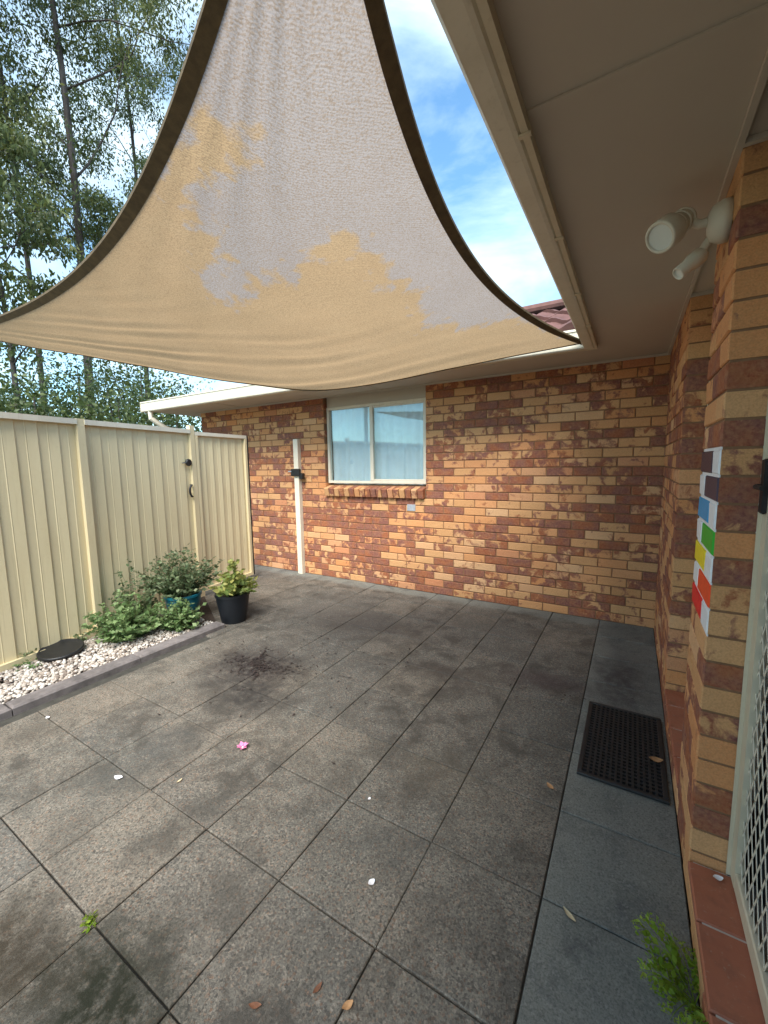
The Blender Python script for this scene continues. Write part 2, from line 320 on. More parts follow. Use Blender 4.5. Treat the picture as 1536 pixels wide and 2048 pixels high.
# ------------------------------------------------------------------ ground and paving
mesh_obj('ground', [(-400,-400,-.06),(400,-400,-.06),(400,400,-.06),(-400,400,-.06)], [(0,1,2,3)], M['ground'])['kind'] = 'structure'
pav = MB().box(-3.4, WX-.004, -1.6, WY-.004, -.055, -.012).box(-6.3, -3.4, 2.3, WY-.004, -.055, -.012).build('patio_paving', M['bed']); pav['kind'] = 'structure'
def paver_mesh(plain, w=GP, seed=0):
    g = .0024; c = .003; rr = random.Random(seed); mb = MB()
    k = [rr.uniform(-.0012,.0012) for _ in range(4)]; h = (w-0)/2
    x1, y1 = w/2-g, GP/2-g
    v = [(-x1,-y1,-.04),(x1,-y1,-.04),(x1,y1,-.04),(-x1,y1,-.04), (-x1,-y1,-c+k[0]),(x1,-y1,-c+k[1]),(x1,y1,-c+k[2]),(-x1,y1,-c+k[3]), (-x1+c,-y1+c,k[0]),(x1-c,-y1+c,k[1]),(x1-c,y1-c,k[2]),(-x1+c,y1-c,k[3])]
    f = [(3,2,1,0),(8,9,10,11)]
    for l in (0, 4):
        for i in range(4): f.append((l+i, l+(i+1)%4, l+4+(i+1)%4, l+4+i))
    me = bpy.data.meshes.new('paver'); me.from_pydata(v, [], f); me.materials.append(M['paver'])
    at = me.attributes.new('plain', 'FLOAT', 'POINT'); at.data.foreach_set('value', [plain]*len(v)); return me
pmesh = [paver_mesh(0, seed=i) for i in range(6)]; pplain = [paver_mesh(1, w=GP+.012, seed=10+i) for i in range(3)]
for i in range(-1, 15):
    for j in range(-6, 8):
        x = GX - GP*i - GP/2; y = GY + GP*j + GP/2
        if x < -3.3 and y < 2.25 or x < -4.4 and y < 3.0 or x < -6.2: continue
        o = bpy.data.objects.new('paver', random.choice(pplain if i == -1 else pmesh)); COL.objects.link(o); o.parent = pav
        o.location = (x+(.006 if i == -1 else random.uniform(-.0015,.0015)), y+random.uniform(-.0015,.0015), random.uniform(-.0015,.0012))
kb = MB()
for k in range(5):
    y0 = -1.5+k*.78; kb.cbox(-3.345, -3.22, y0, y0+.774, -.05, .044, .011)
kb.build('kerb_edging', M['kerb'])['kind'] = 'structure'
# fence line
FA = R(-10); fdir = Vector((math.sin(FA), math.cos(FA), 0)); fnor = Vector((fdir.y, -fdir.x, 0)); FP = Vector((-4.25, 2.87, 0))   # fnor faces the patio
def fpt(s, off=0, z=0): p = FP + fdir*s + fnor*off; return Vector((p.x, p.y, z))
bed = MB(); a, b = fpt(-4.4, -.02), fpt(.05, -.02)
bed.add([(a.x,a.y,.006),(-3.345,a.y,.006),(-3.345,2.40,.006),(b.x,b.y,.006),(a.x,a.y,-.05),(-3.345,a.y,-.05),(-3.345,2.40,-.05),(b.x,b.y,-.05)], [(0,1,2,3),(4,7,6,5),(0,4,5,1),(1,5,6,2),(2,6,7,3),(3,7,4,0)])
bed.build('garden_bed', M['soil'])['kind'] = 'structure'
def scatter(name, n, place, shape_v, shape_f, size, mat, flat=1.0, seed=1, parent=None):
    g = np.random.default_rng(seed); P = place(g, n); n = len(P); k = len(shape_v); sv = np.asarray(shape_v)
    ang = g.uniform(0, 6.283, (n,3)); S = g.uniform(size[0], size[1], (n,1,1))*g.uniform(.7,1.3,(n,1,3)); V = sv[None]*S
    def rot(V, a, i, j):
        c, s = np.cos(a)[:,None], np.sin(a)[:,None]; W = V.copy(); W[:,:,i] = c*V[:,:,i]-s*V[:,:,j]; W[:,:,j] = s*V[:,:,i]+c*V[:,:,j]; return W
    V = rot(V, ang[:,0], 0, 2) if flat >= 1 else rot(V, (ang[:,0]-3.14)*flat, 0, 2); V = rot(V, ang[:,2], 0, 1); V[:,:,2] *= .75 if flat >= 1 else 1
    V = V + P[:,None,:]; Q = (np.asarray(shape_f)[None] + (np.arange(n)*k)[:,None,None]).reshape(-1, len(shape_f[0]))
    o = fast_obj(name, V.reshape(-1,3), Q, mat, parent)
    at = o.data.attributes.new('leafvar', 'FLOAT', 'POINT'); at.data.foreach_set('value', np.repeat(g.random(n), k).astype(np.float32)); return o
ph = (1+5**.5)/2; ico_v = np.array([(-1,ph,0),(1,ph,0),(-1,-ph,0),(1,-ph,0),(0,-1,ph),(0,1,ph),(0,-1,-ph),(0,1,-ph),(ph,0,-1),(ph,0,1),(-ph,0,-1),(-ph,0,1)])/1.902
ico_f = [(0,11,5),(0,5,1),(0,1,7),(0,7,10),(0,10,11),(1,5,9),(5,11,4),(11,10,2),(10,7,6),(7,1,8),(3,9,4),(3,4,2),(3,2,6),(3,6,8),(3,8,9),(4,9,5),(2,4,11),(6,2,10),(8,6,7),(9,8,1)]
def peb_place(g, n):
    y = g.uniform(-.6, 2.38, n); u = g.random(n); xf = FP.x + (y-FP.y)*math.tan(FA) + .03; x = xf + (-3.36-xf)*u
    return np.stack([x, y, .014+.022*g.random(n)], 1)
tag(scatter('pebbles', 8200, peb_place, ico_v, ico_f, (.009,.017), M['pebble'], seed=3), 'white and tan pebbles filling the garden bed along the fence', 'pebbles', kind='stuff')

# ------------------------------------------------------------------ house
house = tag(empty('brick_house', (0, WY, 0)), 'tan and plum brick house wrapping the patio, with cream gutters and window', 'house')
house.location = (0,0,0)
def hb(): return MB()
def vnoise(x, y, s=0):
    def h(i, j): return random.Random(i*7919+j*104729+s*31).random()
    i, j = math.floor(x), math.floor(y); fx, fy = x-i, y-j; fx = fx*fx*(3-2*fx); fy = fy*fy*(3-2*fy)
    return (h(i,j)*(1-fx)+h(i+1,j)*fx)*(1-fy)+(h(i,j+1)*(1-fx)+h(i+1,j+1)*fx)*fy
def pick_tone(u, z, rr, s):
    cl = vnoise(u*2.1+z*.7, z*4.2, s); k = rr.random()
    if k < .32+.55*max(0, cl-.40)*1.5: plum = rr.uniform(.36,.72)
    elif k < .66: plum = rr.uniform(.02,.20)
    else: plum = rr.uniform(.18,.40)
    hue = rr.choice([rr.uniform(.05,.45), rr.uniform(.25,.5), rr.uniform(.45,.7), rr.uniform(.7,.95)])
    return (hue, plum, rr.random())
def brick_geo(w, h, d, rr):            # face towards -v axis; local u in [0,w], depth 0..d, z 0..h ; front edges rounded
    c = .0045; j = lambda: rr.uniform(-.0014,.0014)
    v = [(0,c,0),(w,c,0),(w,c,h),(0,c,h),(c+j(),j(),c),(w-c+j(),j(),c),(w-c+j(),j(),h-c),(c+j(),j(),h-c),(0,d,0),(w,d,0),(w,d,h),(0,d,h)]
    f = [(4,5,6,7),(0,1,5,4),(1,2,6,5),(2,3,7,6),(3,0,4,7),(0,8,9,1),(1,9,10,2),(2,10,11,3),(3,11,8,0),(8,11,10,9)]
    return v, f
def lay(u0, u1, z0, z1, openings=(), off=0.0):
    out = []; k = 0; z = z0
    while z < z1-.02:
        h = min(CH, z1-z); sh = (BL/2 if k % 2 else 0)+off; i0 = math.floor((u0-sh)/BL)-1; i = i0
        while sh+i*BL < u1:
            segs = [(max(u0, sh+i*BL), min(u1, sh+(i+1)*BL))]
            for (a, b, c, d) in openings:
                if z+h/2 > c and z+h/2 < d:
                    ns = []
                    for s, e in segs:
                        if e <= a or s >= b: ns.append((s, e)); continue
                        if s < a: ns.append((s, a))
                        if e > b: ns.append((b, e))
                    segs = ns
            for s, e in segs:
                if e-s > .035: out.append((s, e, z, z+h, k))
            i += 1
        z += CH; k += 1
    return out
VARS = {}
def brick_mesh(w, h, tone_key, tone, d=BD):
    key = (round(w,2), round(h,3), tone_key, d)
    if key not in VARS:
        rr = random.Random(hash(key)); v, f = brick_geo(key[0]-J, h-J, d, rr); me = bpy.data.meshes.new('brick'); me.from_pydata(v, [], f); me.materials.append(M['brick'])
        at = me.color_attributes.new('tone', 'FLOAT_COLOR', 'POINT'); at.data.foreach_set('color', list((*tone, 1))*len(v)); VARS[key] = me
    return VARS[key]
tones = [pick_tone(i*.7, i*1.3, random.Random(500+i), 1) for i in range(400)]
def nearest_tone(t): return min(range(len(tones)), key=lambda i: abs(tones[i][0]-t[0])+2*abs(tones[i][1]-t[1]))
def brick_wall(parent, bricks, frame, keep, score, seed):
    """frame(u, depth, z) -> world ; keep = how many become single objects (largest in the picture), the rest one joined part"""
    rr = random.Random(seed); bricks = sorted(bricks, key=score); jv = []; jf = []; jt = []
    ex = frame(1,0,0)-frame(0,0,0); dep = frame(0,1,0)-frame(0,0,0)
    for n, (a, b, z0, z1, k) in enumerate(bricks):
        t = pick_tone(a, z0, rr, seed); pd = rr.uniform(-.002,.002)
        if n < keep:
            ti = nearest_tone(t); me = brick_mesh(b-a, z1-z0, ti, tones[ti]); o = bpy.data.objects.new('brick', me); COL.objects.link(o); o.parent = parent
            org = frame(a+J/2, pd, z0+J/2); M4 = Matrix((ex, dep, Vector((0,0,1)))).transposed().to_4x4(); M4.translation = org
            if M4.determinant() < 0: pass
            o.matrix_local = M4
        else:
            v, f = brick_geo(b-a-J, z1-z0-J, BD, rr); n0 = len(jv); jv += [frame(a+J/2+q[0], pd+q[1], z0+J/2+q[2]) for q in v]; jf += [tuple(i+n0 for i in q) for q in f]; jt += list((*t, 1))*len(v)
    if jv:
        o = mesh_obj('far_bricks', jv, jf, M['brick'], parent); at = o.data.color_attributes.new('tone', 'FLOAT_COLOR', 'POINT'); at.data.foreach_set('color', jt); o['kind'] = 'stuff'
REC = .007                              # mortar recess
# window wall
WL, WR, WT, WB = -3.47, -2.02, 2.25, 1.268
XE = -6.02                              # its far end
ww = MB(); y0, y1 = WY+REC, WY+BD-.004
for x0, x1, z0, z1 in ((XE+REC, WL-REC, 0, SOF-.002), (WR+REC, .40, 0, SOF-.002), (WL-REC, WR+REC, 0, 13*CH-REC)): ww.box(x0, x1, y0, y1, z0, z1)
back = ww.build('window_wall', M['mortar'], house)
fr_back = lambda u, d, z: Vector((u, WY+d, z))
bl = lay(XE, WX+BD, 0, SOF, [(WL, WR, 13*CH+.001, 9)])
bl = [b for b in bl if b[0] < WX]
brick_wall(back, bl, fr_back, 300, lambda b: (b[0]+b[1])/-2*1.0 + (9 if b[1]-b[0] < .1 else 0), 11)
# door wall: riser course, pier with the painted bricks, wall to the corner, wall beside the camera
PY0, PY1, QY = 1.612, 2.00, 2.858       # pier from/to, start of corner wall
TH = .137                               # threshold height
NY = .66                                # near wall end
dw = MB()
for a, b in ((PY0, PY1), (QY, WY), (-1.5, NY)): dw.box(WX+REC, WX+BD-.004, a+REC, b-(REC if b < WY else 0), CH, SOF-.002)
dw.box(WX+REC, WX+BD-.004, -1.5, WY, -.02, CH-.0005)
side = dw.build('door_wall', M['mortar'], house)
fr_side = lambda u, d, z: Vector((WX+d, u, z))
sb = []
for a, b, off in ((QY, WY-.002, QY), (-1.5, NY, .1)): sb += [(s,e,z0+CH,z1+CH,k) for s,e,z0,z1,k in lay(a, b, 0, SOF-CH, (), off)]
sb += lay(-1.5, WY-.002, 0, CH, (), .05)
brick_wall(side, sb, fr_side, 300, lambda b: abs(b[0]-2.4)+(5 if b[0] < .7 else 0), 23)
# pier: alternating long / short bricks, seven courses painted on the patio face
paint = {11: ('short','paint_white','long','paint_red'), 12: ('long','paint_orange','short','paint_white'), 13: ('short','paint_white','long','paint_yellow'), 14: ('long','paint_green','short','paint_white'), 15: ('short','paint_white','long','paint_blue'), 16: ('long','paint_indigo','short','paint_white'), 17: ('short','paint_white','long','paint_plum')}
rr = random.Random(77)
def pier_brick(a, b, z0, z1, tone, mat2=None):
    v, f = brick_geo(b-a-J, z1-z0-J, BD, rr); me = bpy.data.meshes.new('brick'); fv = [fr_side(a+J/2+q[0], q[1], z0+J/2+q[2]) for q in v]
    org = Vector((WX, (a+b)/2, z0)); me.from_pydata([tuple(q-org) for q in fv], [], f); me.materials.append(M['brick'])
    if mat2: me.materials.append(M[mat2]); me.polygons.foreach_set('material_index', [1,1,0,1,1,0,0,0,0,0] if mat2 != 'none' else [0]*10)
    at = me.color_attributes.new('tone', 'FLOAT_COLOR', 'POINT'); at.data.foreach_set('color', list((*tone, 1))*len(v))
    o = bpy.data.objects.new('brick', me); COL.objects.link(o); o.parent = side; o.location = org; return o
seen_face = {1:.2, 2:.15, 3:.6, 4:.42, 5:.1, 6:.12, 7:.45, 8:.1, 9:.55, 10:.12, 11:.12, 12:.30, 13:.58, 14:.12, 15:.5, 16:.62, 17:.40, 18:.62, 19:.12, 20:.6, 21:.1, 22:.14, 23:.12, 24:.1, 25:.62, 26:.1, 27:.12, 28:.1}
for k in range(1, 28):
    z0, z1 = k*CH, (k+1)*CH; split = PY0 + (.135 if k % 2 else .255)
    near, far = (PY0, split), (split, PY1); mats = (None, None)
    if k in paint: mats = (paint[k][1], paint[k][3])
    t1 = (rr.choice([.2,.35,.45,.55]), seen_face.get(k, .15)*1.0, rr.random()); t2 = pick_tone(2, z0, rr, 3)
    for (a, b), mt, t in ((near, mats[0], t1), (far, mats[1], t2)):
        o = pier_brick(a, b, z0, z1, t, mt)
        if mt and mt != 'paint_white': o['label'] = 'brick painted %s in the rainbow column' % mt[6:].replace('plum', 'dark plum').replace('indigo', 'dark indigo')
        elif mt: o['label'] = 'brick painted white in the rainbow column'
# white paint run over the joints between the painted courses
pj = MB()
for k in range(11, 18):
    split = PY0 + (.135 if k % 2 else .255)
    pj.box(WX+.0035, WX+.02, PY0+.008, PY1-.03, (k+1)*CH-.005, (k+1)*CH+.005); pj.box(WX+.0036, WX+.02, split-.0048, split+.0048, k*CH+.0052, (k+1)*CH-.0052)
pj.box(WX+.0035, WX+.02, PY0+.008, PY0+.15, 11*CH-.005, 11*CH+.005)
pj.build('painted_joint', M['paint_white'], side)
# thresholds with terracotta tiles
def threshold(y0, y1, js):
    t = MB().box(WX+.012, .60, y0+.001, y1-.001, CH+.0005, TH-.004).build('threshold', M['grout'], house)
    ys = [y0+.002]+js+[y1-.002]
    for a, b in zip(ys, ys[1:]):
        MB().cbox(WX-.002, .345, a+.003, b-.003, TH-.030, TH, .004).build('tile', M['tile'], t)
threshold(NY, PY0, [.913, 1.153, 1.392]); threshold(PY1, QY, [2.193, 2.43, 2.667])
# screen door with diamond grille
DX = .335
sc = MB(); D0, D1, DZ0, DZ1 = .72, PY0-.004, TH+.004, 2.18; fw = .052
sc.cbox(DX, DX+.022, D1-fw, D1, DZ0, DZ1, .004).cbox(DX, DX+.022, D0, D0+fw, DZ0, DZ1, .004).cbox(DX+.001, DX+.021, D0+fw, D1-fw, DZ0, DZ0+.06, .004).cbox(DX+.001, DX+.021, D0+fw, D1-fw, DZ1-fw, DZ1, .004)
sc.cbox(DX-.010, DX+.030, D1+.0005, PY0-.0005, TH, SOF-.004, .001)
door = sc.build('screen_door', M['cream'], house)
gl = MB(); ya, yb, za, zb = D0+fw, D1-fw, DZ0+.06, DZ1-fw; pt = .105; xg = DX+.011
def clipbar(y, z, s):
    # line z = z + s*2*(yy-y); clip to the opening
    pts = []
    k = s*2.1
    t0, t1 = ya, yb
    za_, zb_ = z+k*(t0-y), z+k*(t1-y)
    seg = [(t0, za_), (t1, zb_)]
    lo, hi = za, zb
    def inter(zz): return y+(zz-z)/k
    if k < 0: seg = seg[::-1]
    (p0, q0), (p1, q1) = seg
    if q1 < lo or q0 > hi: return
    if q0 < lo: p0, q0 = inter(lo), lo
    if q1 > hi: p1, q1 = inter(hi), hi
    gl.bar((xg, p0, q0), (xg, p1, q1), .0062, .0016, upv=(1,0,0))
zz = za-2.2
while zz < zb+2.2: clipbar(ya, zz, 1); clipbar(yb, zz+.02, -1); zz += pt
gl.build('grille', M['white'], door)
MB().cbox(DX-.013, DX-.0005, D1-.044, D1-.012, 1.34, 1.50, .005).build('lock_plate', M['black'], door)
MB().tube([(DX-.011, D1-.03, 1.42), (DX-.026, D1-.03, 1.42), (DX-.030, D1-.05, 1.42), (DX-.030, D1-.12, 1.42)], .007, 8).build('handle', M['black'], door)
MB().box(.40, .41, NY, PY0+.05, TH, 2.3).build('inner_door', M['dark'], house)
# sliding door between the pier and the corner wall
sl = MB(); sl.cbox(.33, .40, QY-.045, QY-.0005, TH, 2.16, .003).cbox(.331, .40, PY1+.0005, PY1+.045, TH, 2.16, .003).cbox(.332, .40, PY1+.045, QY-.045, TH, TH+.045, .003).cbox(.332, .40, PY1+.001, QY-.001, 2.16, SOF-.003, .003)
sl.cbox(.338, .37, PY1+.045, PY1+.085, TH+.045, 2.16, .003).cbox(.338, .37, QY-.085, QY-.046, TH+.045, 2.16, .003)
slid = sl.build('sliding_door', M['cream'], house)
MB().box(.352, .356, PY1+.085, QY-.085, TH+.045, 2.16).build('pane', M['glass'], slid)
MB().box(.47, .48, PY1-.02, QY+.02, TH, 2.38).build('curtain', M['curtain'], slid)
# window
wy = WY+.052
wf = MB(); t = .034
wf.cbox(WL+.001, WL+t, wy, wy+.05, WB, WT, .004).cbox(WR-t, WR-.001, wy, wy+.05, WB, WT, .004).cbox(WL+t, WR-t, wy+.001, wy+.05, WB, WB+t, .004).cbox(WL+t, WR-t, wy+.001, wy+.05, WT-t, WT, .004)
win = wf.build('window', M['white'], house)
xm = -2.775
MB().cbox(xm-.022, xm+.022, wy-.004, wy+.04, WB+t, WT-t, .004).build('mullion', M['white'], win)
MB().cbox(xm+.022, WR-t, wy+.006, wy+.03, WB+t, WB+t+.022, .003).cbox(xm+.022, WR-t, wy+.006, wy+.03, WT-t-.022, WT-t, .003).cbox(WR-t-.02, WR-t-.0005, wy+.007, wy+.029, WB+t+.022, WT-t-.022, .003).build('sash', M['white'], win)
MB().box(WL+t, xm-.022, wy+.030, wy+.034, WB+t, WT-t).build('pane', M['glass'], win)
MB().box(xm+.022, WR-t-.02, wy+.016, wy+.020, WB+t+.022, WT-t-.022).build('pane', M['glass'], win)
cv = []; cf = []; n = 220
for i in range(n+1):
    x = WL+.02+(WR-WL-.04)*i/n; yy = wy+.085+.012*math.sin(x*52)+.008*math.sin(x*23+1)
    cv += [(x, yy, WB-.02), (x, yy+.004*math.sin(x*31), WT+.02)]
cf = [(2*i, 2*i+2, 2*i+3, 2*i+1) for i in range(n)]
cu = mesh_obj('curtain', cv, cf, M['curtain'], win, True)
MB().box(WL+.0005, WR-.0005, wy+.012, wy+.045, WT+.001, SOF-.004).build('head_panel', M['soffit'], win)
MB().box(WL-.1, WR+.1, wy+.25, wy+.26, WB-.3, SOF).build('room_backdrop', M['dark'], house)
# brick-on-edge sill, tipped forward
sill = MB().add([(WL-.09, WY+.004, 1.115),(WR-.001, WY+.004, 1.115),(WR-.001, WY+BD, 1.115),(WL-.09, WY+BD, 1.115),(WL-.09, WY+.004, 1.205),(WR-.001, WY+.004, 1.205),(WR-.001, WY+BD, 1.255),(WL-.09, WY+BD, 1.255)], [(0,3,2,1),(4,5,6,7),(0,1,5,4),(1,2,6,5),(2,3,7,6),(3,0,4,7)])
sill = sill.build('window_sill', M['mortar'], house)
ns = 18; pw = (WR-WL-.004)/ns
for i in range(ns):
    tt = pick_tone(i*.4, 1.2, rr, 9); tt = (tt[0], tt[1]*.8+(.3 if i % 2 else 0), tt[2]); x0 = WL+.002+i*pw
    v, f = brick_geo(pw-.011, .105, .135, rr); me = bpy.data.meshes.new('brick'); me.from_pydata(v, [], f); me.materials.append(M['brick'])
    at = me.color_attributes.new('tone', 'FLOAT_COLOR', 'POINT'); at.data.foreach_set('color', list((*tt, 1))*len(v))
    o = bpy.data.objects.new('brick', me); COL.objects.link(o); o.parent = sill; o.location = (x0+.005, WY-.042, 1.105); o.rotation_euler = (R(14), 0, 0)
MB().cbox(-2.258, -2.150, WY-.006, WY+.02, .955, 1.032, .003).build('weep_vent', M['vent'], house)
# eaves
EX, EY = -.272, 3.653                   # soffit edge over the door wall / over the window wall
GW, GB, GT = .095, 2.355, 2.50          # gutter depth, bottom, top
sf = MB(); z0, z1 = SOF, SOF+.012
sf.box(EX, .9, -1.8, EY-.0005, z0, z1).box(XE-.52, .9, EY, WY+.6, z0, z1)
soff = sf.build('soffit', M['soffit'], house)
for yj in (-1.22, 1.186): MB().box(EX+.002, WX-.019, yj-.012, yj+.012, SOF-.005, SOF-.0004).build('joint_strip', M['soffit'], soff)
for xj in (-2.6, -5.0): MB().box(xj-.012, xj+.012, EY+.02, WY-.02, SOF-.005, SOF-.0004).build('joint_strip', M['soffit'], soff)
bd = MB(); q = .018
bd.box(EX+.4, WX-.0005, WY-q, WY-.0005, SOF-q, SOF-.0005).box(XE-.1, WX-.0005-.1, WY-q, WY-.0005, SOF-q, SOF-.0008)
for a, b in ((PY0-.001, PY1), (QY, WY-q), (-1.5, NY)): bd.box(WX-q, WX-.0006, a-q, b, SOF-q, SOF-.0006)
bd.box(WX-.0004, .33, PY0-q-.001, PY0-.001, SOF-q+.001, SOF-.0007).box(WX-.0004, .33, QY-q-.001, QY-.001, SOF-q+.001, SOF-.0007)
bd.box(WX-q+.001, WX-.0007, PY1+.0002, QY-q-.0002, SOF-q, SOF-.0009).box(WX-q+.001, WX-.0007, NY+.0002, PY0-q-.0012, SOF-q, SOF-.0009)
bd.build('cornice_bead', M['soffit'], soff)
def profile_run(name, prof, path, mat, parent, smooth=False):
    """extrude a closed (offset, z) profile along a horizontal mitred path; offset is measured outwards (to the left of the path)"""
    pts = [Vector((x, y, 0)) for x, y in path]; rings = []
    for i, p in enumerate(pts):
        d0 = (p-pts[i-1]).normalized() if i else None; d1 = (pts[i+1]-p).normalized() if i+1 < len(pts) else None
        d = (d0 or d1); nl = Vector((-d.y, d.x, 0))
        if d0 is not None and d1 is not None:
            n0 = Vector((-d0.y, d0.x, 0)); n1 = Vector((-d1.y, d1.x, 0)); nl = (n0+n1)/(1+n0.dot(n1))
        rings.append([p+nl*o+Vector((0,0,z)) for o, z in prof])
    n = len(prof); mb = MB(); v = [q for r_ in rings for q in r_]; f = []
    for i in range(len(rings)-1):
        for k in range(n): f.append((i*n+k, i*n+(k+1)%n, (i+1)*n+(k+1)%n, (i+1)*n+k))
    f += [tuple(range(n)), tuple(range((len(rings)-1)*n, len(rings)*n))[::-1]]
    return mb.add(v, f).build(name, mat, parent, smooth)
path = [(EX, -1.8), (EX, EY), (XE-.42, EY)]
fas = [(0.0, SOF-.030), (.018, SOF-.030), (.018, GT-.02), (.0, GT-.02)]
profile_run('fascia', fas, path, M['cream'], house)
gut = [(.019, GB+.010), (.026, GB+.002), (.038, GB), (GW-.012, GB), (GW-.003, GB+.008), (GW, GB+.02), (GW+.004, GT-.022), (GW+.012, GT-.016), (GW+.012, GT), (GW-.004, GT), (GW-.008, GT-.014), (GW-.006, GB+.025), (GW-.014, GB+.008), (.032, GB+.008), (.026, GB+.02), (.026, GT-.04), (.019, GT-.04)]
gu = profile_run('gutter', gut, path, M['white'], house)
for yc in (.55, 1.21, 1.80, 2.42, 3.0): MB().box(EX-.026, EX+.006, yc-.007, yc+.007, SOF-.036, SOF-.0305).build('gutter_clip', M['cream'], gu)
xe = XE-.42
MB().box(xe-.004, xe-.0005, EY-GW-.013, EY+.0, GB-.001, GT+.001).build('end_cap', M['white'], gu)
dp = MB().tube([(xe+.16, EY-.05, GB-.001), (xe+.16, EY-.05, GB-.10), (xe+.22, EY+.10, GB-.22), (XE-.06, WY-.10, GB-.42), (XE-.06, WY-.045, GB-.52), (XE-.06, WY-.045, .0)], .037, 10)
dp.build('downpipe', M['white'], house)
# tiled roof over the window wing and over the door wing
def roof_rows(name, o, du, dv, nu, nv):
    """o origin at eave, du along eave per tile, dv up-slope per row; wavy tile courses with a step at each row"""
    o, du, dv = Vector(o), Vector(du), Vector(dv); nr = du.cross(dv).normalized(); nr = nr if nr.z > 0 else -nr; v = []; f = []; S = 6
    for r_ in range(nv):
        for e in (0, 1):
            for i in range(nu*S+1):
                t = i/S; w = .022*math.cos(t*2*math.pi); v.append(o+du*t+dv*(r_+e*1.04)+nr*(w+.035*(1-e)+.004))
        b = r_*2*(nu*S+1)
        for i in range(nu*S): f.append((b+i, b+i+1, b+nu*S+2+i, b+nu*S+1+i))
        n0 = len(v)
        for i in range(nu*S+1): v.append(Vector(v[b+i])-nr*.04)
        for i in range(nu*S): f.append((n0+i, n0+i+1, b+i+1, b+i))
    ob = mesh_obj(name, v, f, M['roof'], house); return ob
pit = R(22); tl = .33
r1 = roof_rows('roof_tiles', (-3.3, EY-.06, GT+.012), (.26,0,0), (0, tl*math.cos(pit), tl*math.sin(pit)), 14, 10); r1['kind'] = 'stuff'
zr = GT+.012+10*tl*math.sin(pit); yr = EY-.06+10*tl*math.cos(pit)
MB().tube([(-3.3, yr, zr+.01), (.5, yr, zr+.01)], .07, 10).build('ridge_cap', M['roof'], house)
rf = MB()
rf.add([(EX-.06,-1.8,GT-.01),(EX-.06,EY,GT-.01),(5.2,EY+5.4,GT+2.2),(5.2,-1.8,GT+2.2)], [(0,3,2,1)])
rf.add([(.3,EY-.06,GT+.0),(.3,yr,zr-.05),(5.2,yr,zr+1),(5.2,EY,GT+1)], [(0,1,2,3)])
rf.add([(-3.3,yr,zr),(.5,yr,zr),(.5,yr+3.2,GT),(-3.3,yr+3.2,GT)], [(0,1,2,3)])
rf.add([(-3.3,EY-.06,GT),(-3.3,yr,zr),(-3.3,yr+3.2,GT)], [(0,1,2)])
rf.box(XE-.42, -3.3, EY+.02, yr+3.2, SOF+.05, SOF+.08)
rf.build('roof', M['roof'], house)
sh = MB()
sh.box(XE+.02, XE+.12, WY+BD, 9.4, 0, SOF).box(XE+.12, 5.0, 9.3, 9.4, 0, SOF).box(4.9, 5.0, -1.5, 9.3, 0, SOF).box(WX+BD, 4.9, -1.5, -1.4, 0, SOF)
sh.build('outer_wall', M['mortar'], house)
MB().box(XE+.12, 4.9, WY+BD+.6, 9.3, SOF-.01, SOF+.0).box(.9, 4.9, -1.4, WY+BD+.6, SOF-.01, SOF).build('ceiling', M['dark'], house)

# ------------------------------------------------------------------ shade sail
A_, C_, B_ = np.array([-.36,3.50,2.38]), np.array([-.36,.45,2.40]), np.array([-4.646,1.156,2.6])
def sail_pt(s, t, wr=True):
    ca = C_+(A_-C_)*s+np.array([-1,0,0])*.297*4*s*(1-s)
    cb = C_+(B_-C_)*s+np.array([0,1,0])*(.335-.12*s)*4*s*(1-s)+np.array([0,0,-1])*.04*4*s*(1-s)
    sag = .33+.13*math.exp(-((t-.38)/.2)**2)-.08*max(0, t-.6)/.4
    ab = A_+(B_-A_)*t+np.array([.48,-.877,0])*.35*4*t*(1-t)-np.array([0,0,1])*sag*4*t*(1-t)
    p = (1-t)*ca+t*cb+s**1.3*(ab-((1-t)*A_+t*B_))
    if wr:
        e = 4*t*(1-t); q = max(0, s-.45)/.55
        am = .35+.9*vnoise(t*7+s*3, s*4, 5); ph = 5*vnoise(t*4, s*5, 6)
        p = p+np.array([0,0,1])*q*e*am*(.0055*math.sin(38*(1-s)*(1+1.7*t)+9*t+ph)+.0035*math.sin(85*(1-s)*(1+.6*t)+17*t+1.6*ph))
        p = p+np.array([0,0,1])*.0035*e*math.sin(26*s+30*t)*math.sin(17*t-8*s)
    return p
NS = 130; V = np.array([sail_pt(.012+.988*i/NS, k/NS) for i in range(NS+1) for k in range(NS+1)])
Q = [(i*(NS+1)+k, i*(NS+1)+k+1, (i+1)*(NS+1)+k+1, (i+1)*(NS+1)+k) for i in range(NS) for k in range(NS)]
sail = tag(empty('shade_sail', (0,0,0)), 'triangular beige shade sail with brown hems and wet tan staining, over the patio', 'shade sail')
canopy = fast_obj('canopy', V, Q, M['sail'], sail, True)
WET = np.array([(-1.25,.82),(-.97,.72),(-.94,.76),(-.94,.82),(-.99,.87),(-1.09,.89),(-1.16,.87),(-1.28,.94),(-1.29,.99),(-1.38,1.02),(-1.35,1.08),(-1.46,1.19),(-1.5,1.16),(-1.65,1.23),(-1.71,1.3),(-1.7,1.37),(-1.53,1.35),(-1.38,1.3),(-1.26,1.34),(-1.15,1.29),(-1.07,1.32),(-.97,1.27),(-.9,1.29),(-.94,1.4),(-.9,1.52),(-.94,1.62),(-1.01,1.64),(-.92,1.75),(-.94,1.92),(-1.03,2.17),(-.89,2.45),(-.7,2.59),(-.6,2.79),(-.49,3.11),(-.2,3.7),(-1.16,3.2),(-2.2,2.8),(-3.6,1.9),(-5,1.4),(-5,1.0),(-2.91,.9),(-2.11,.8)])
P2 = V[:, :2]; inside = np.zeros(len(V), bool); dmin = np.full(len(V), 9.)
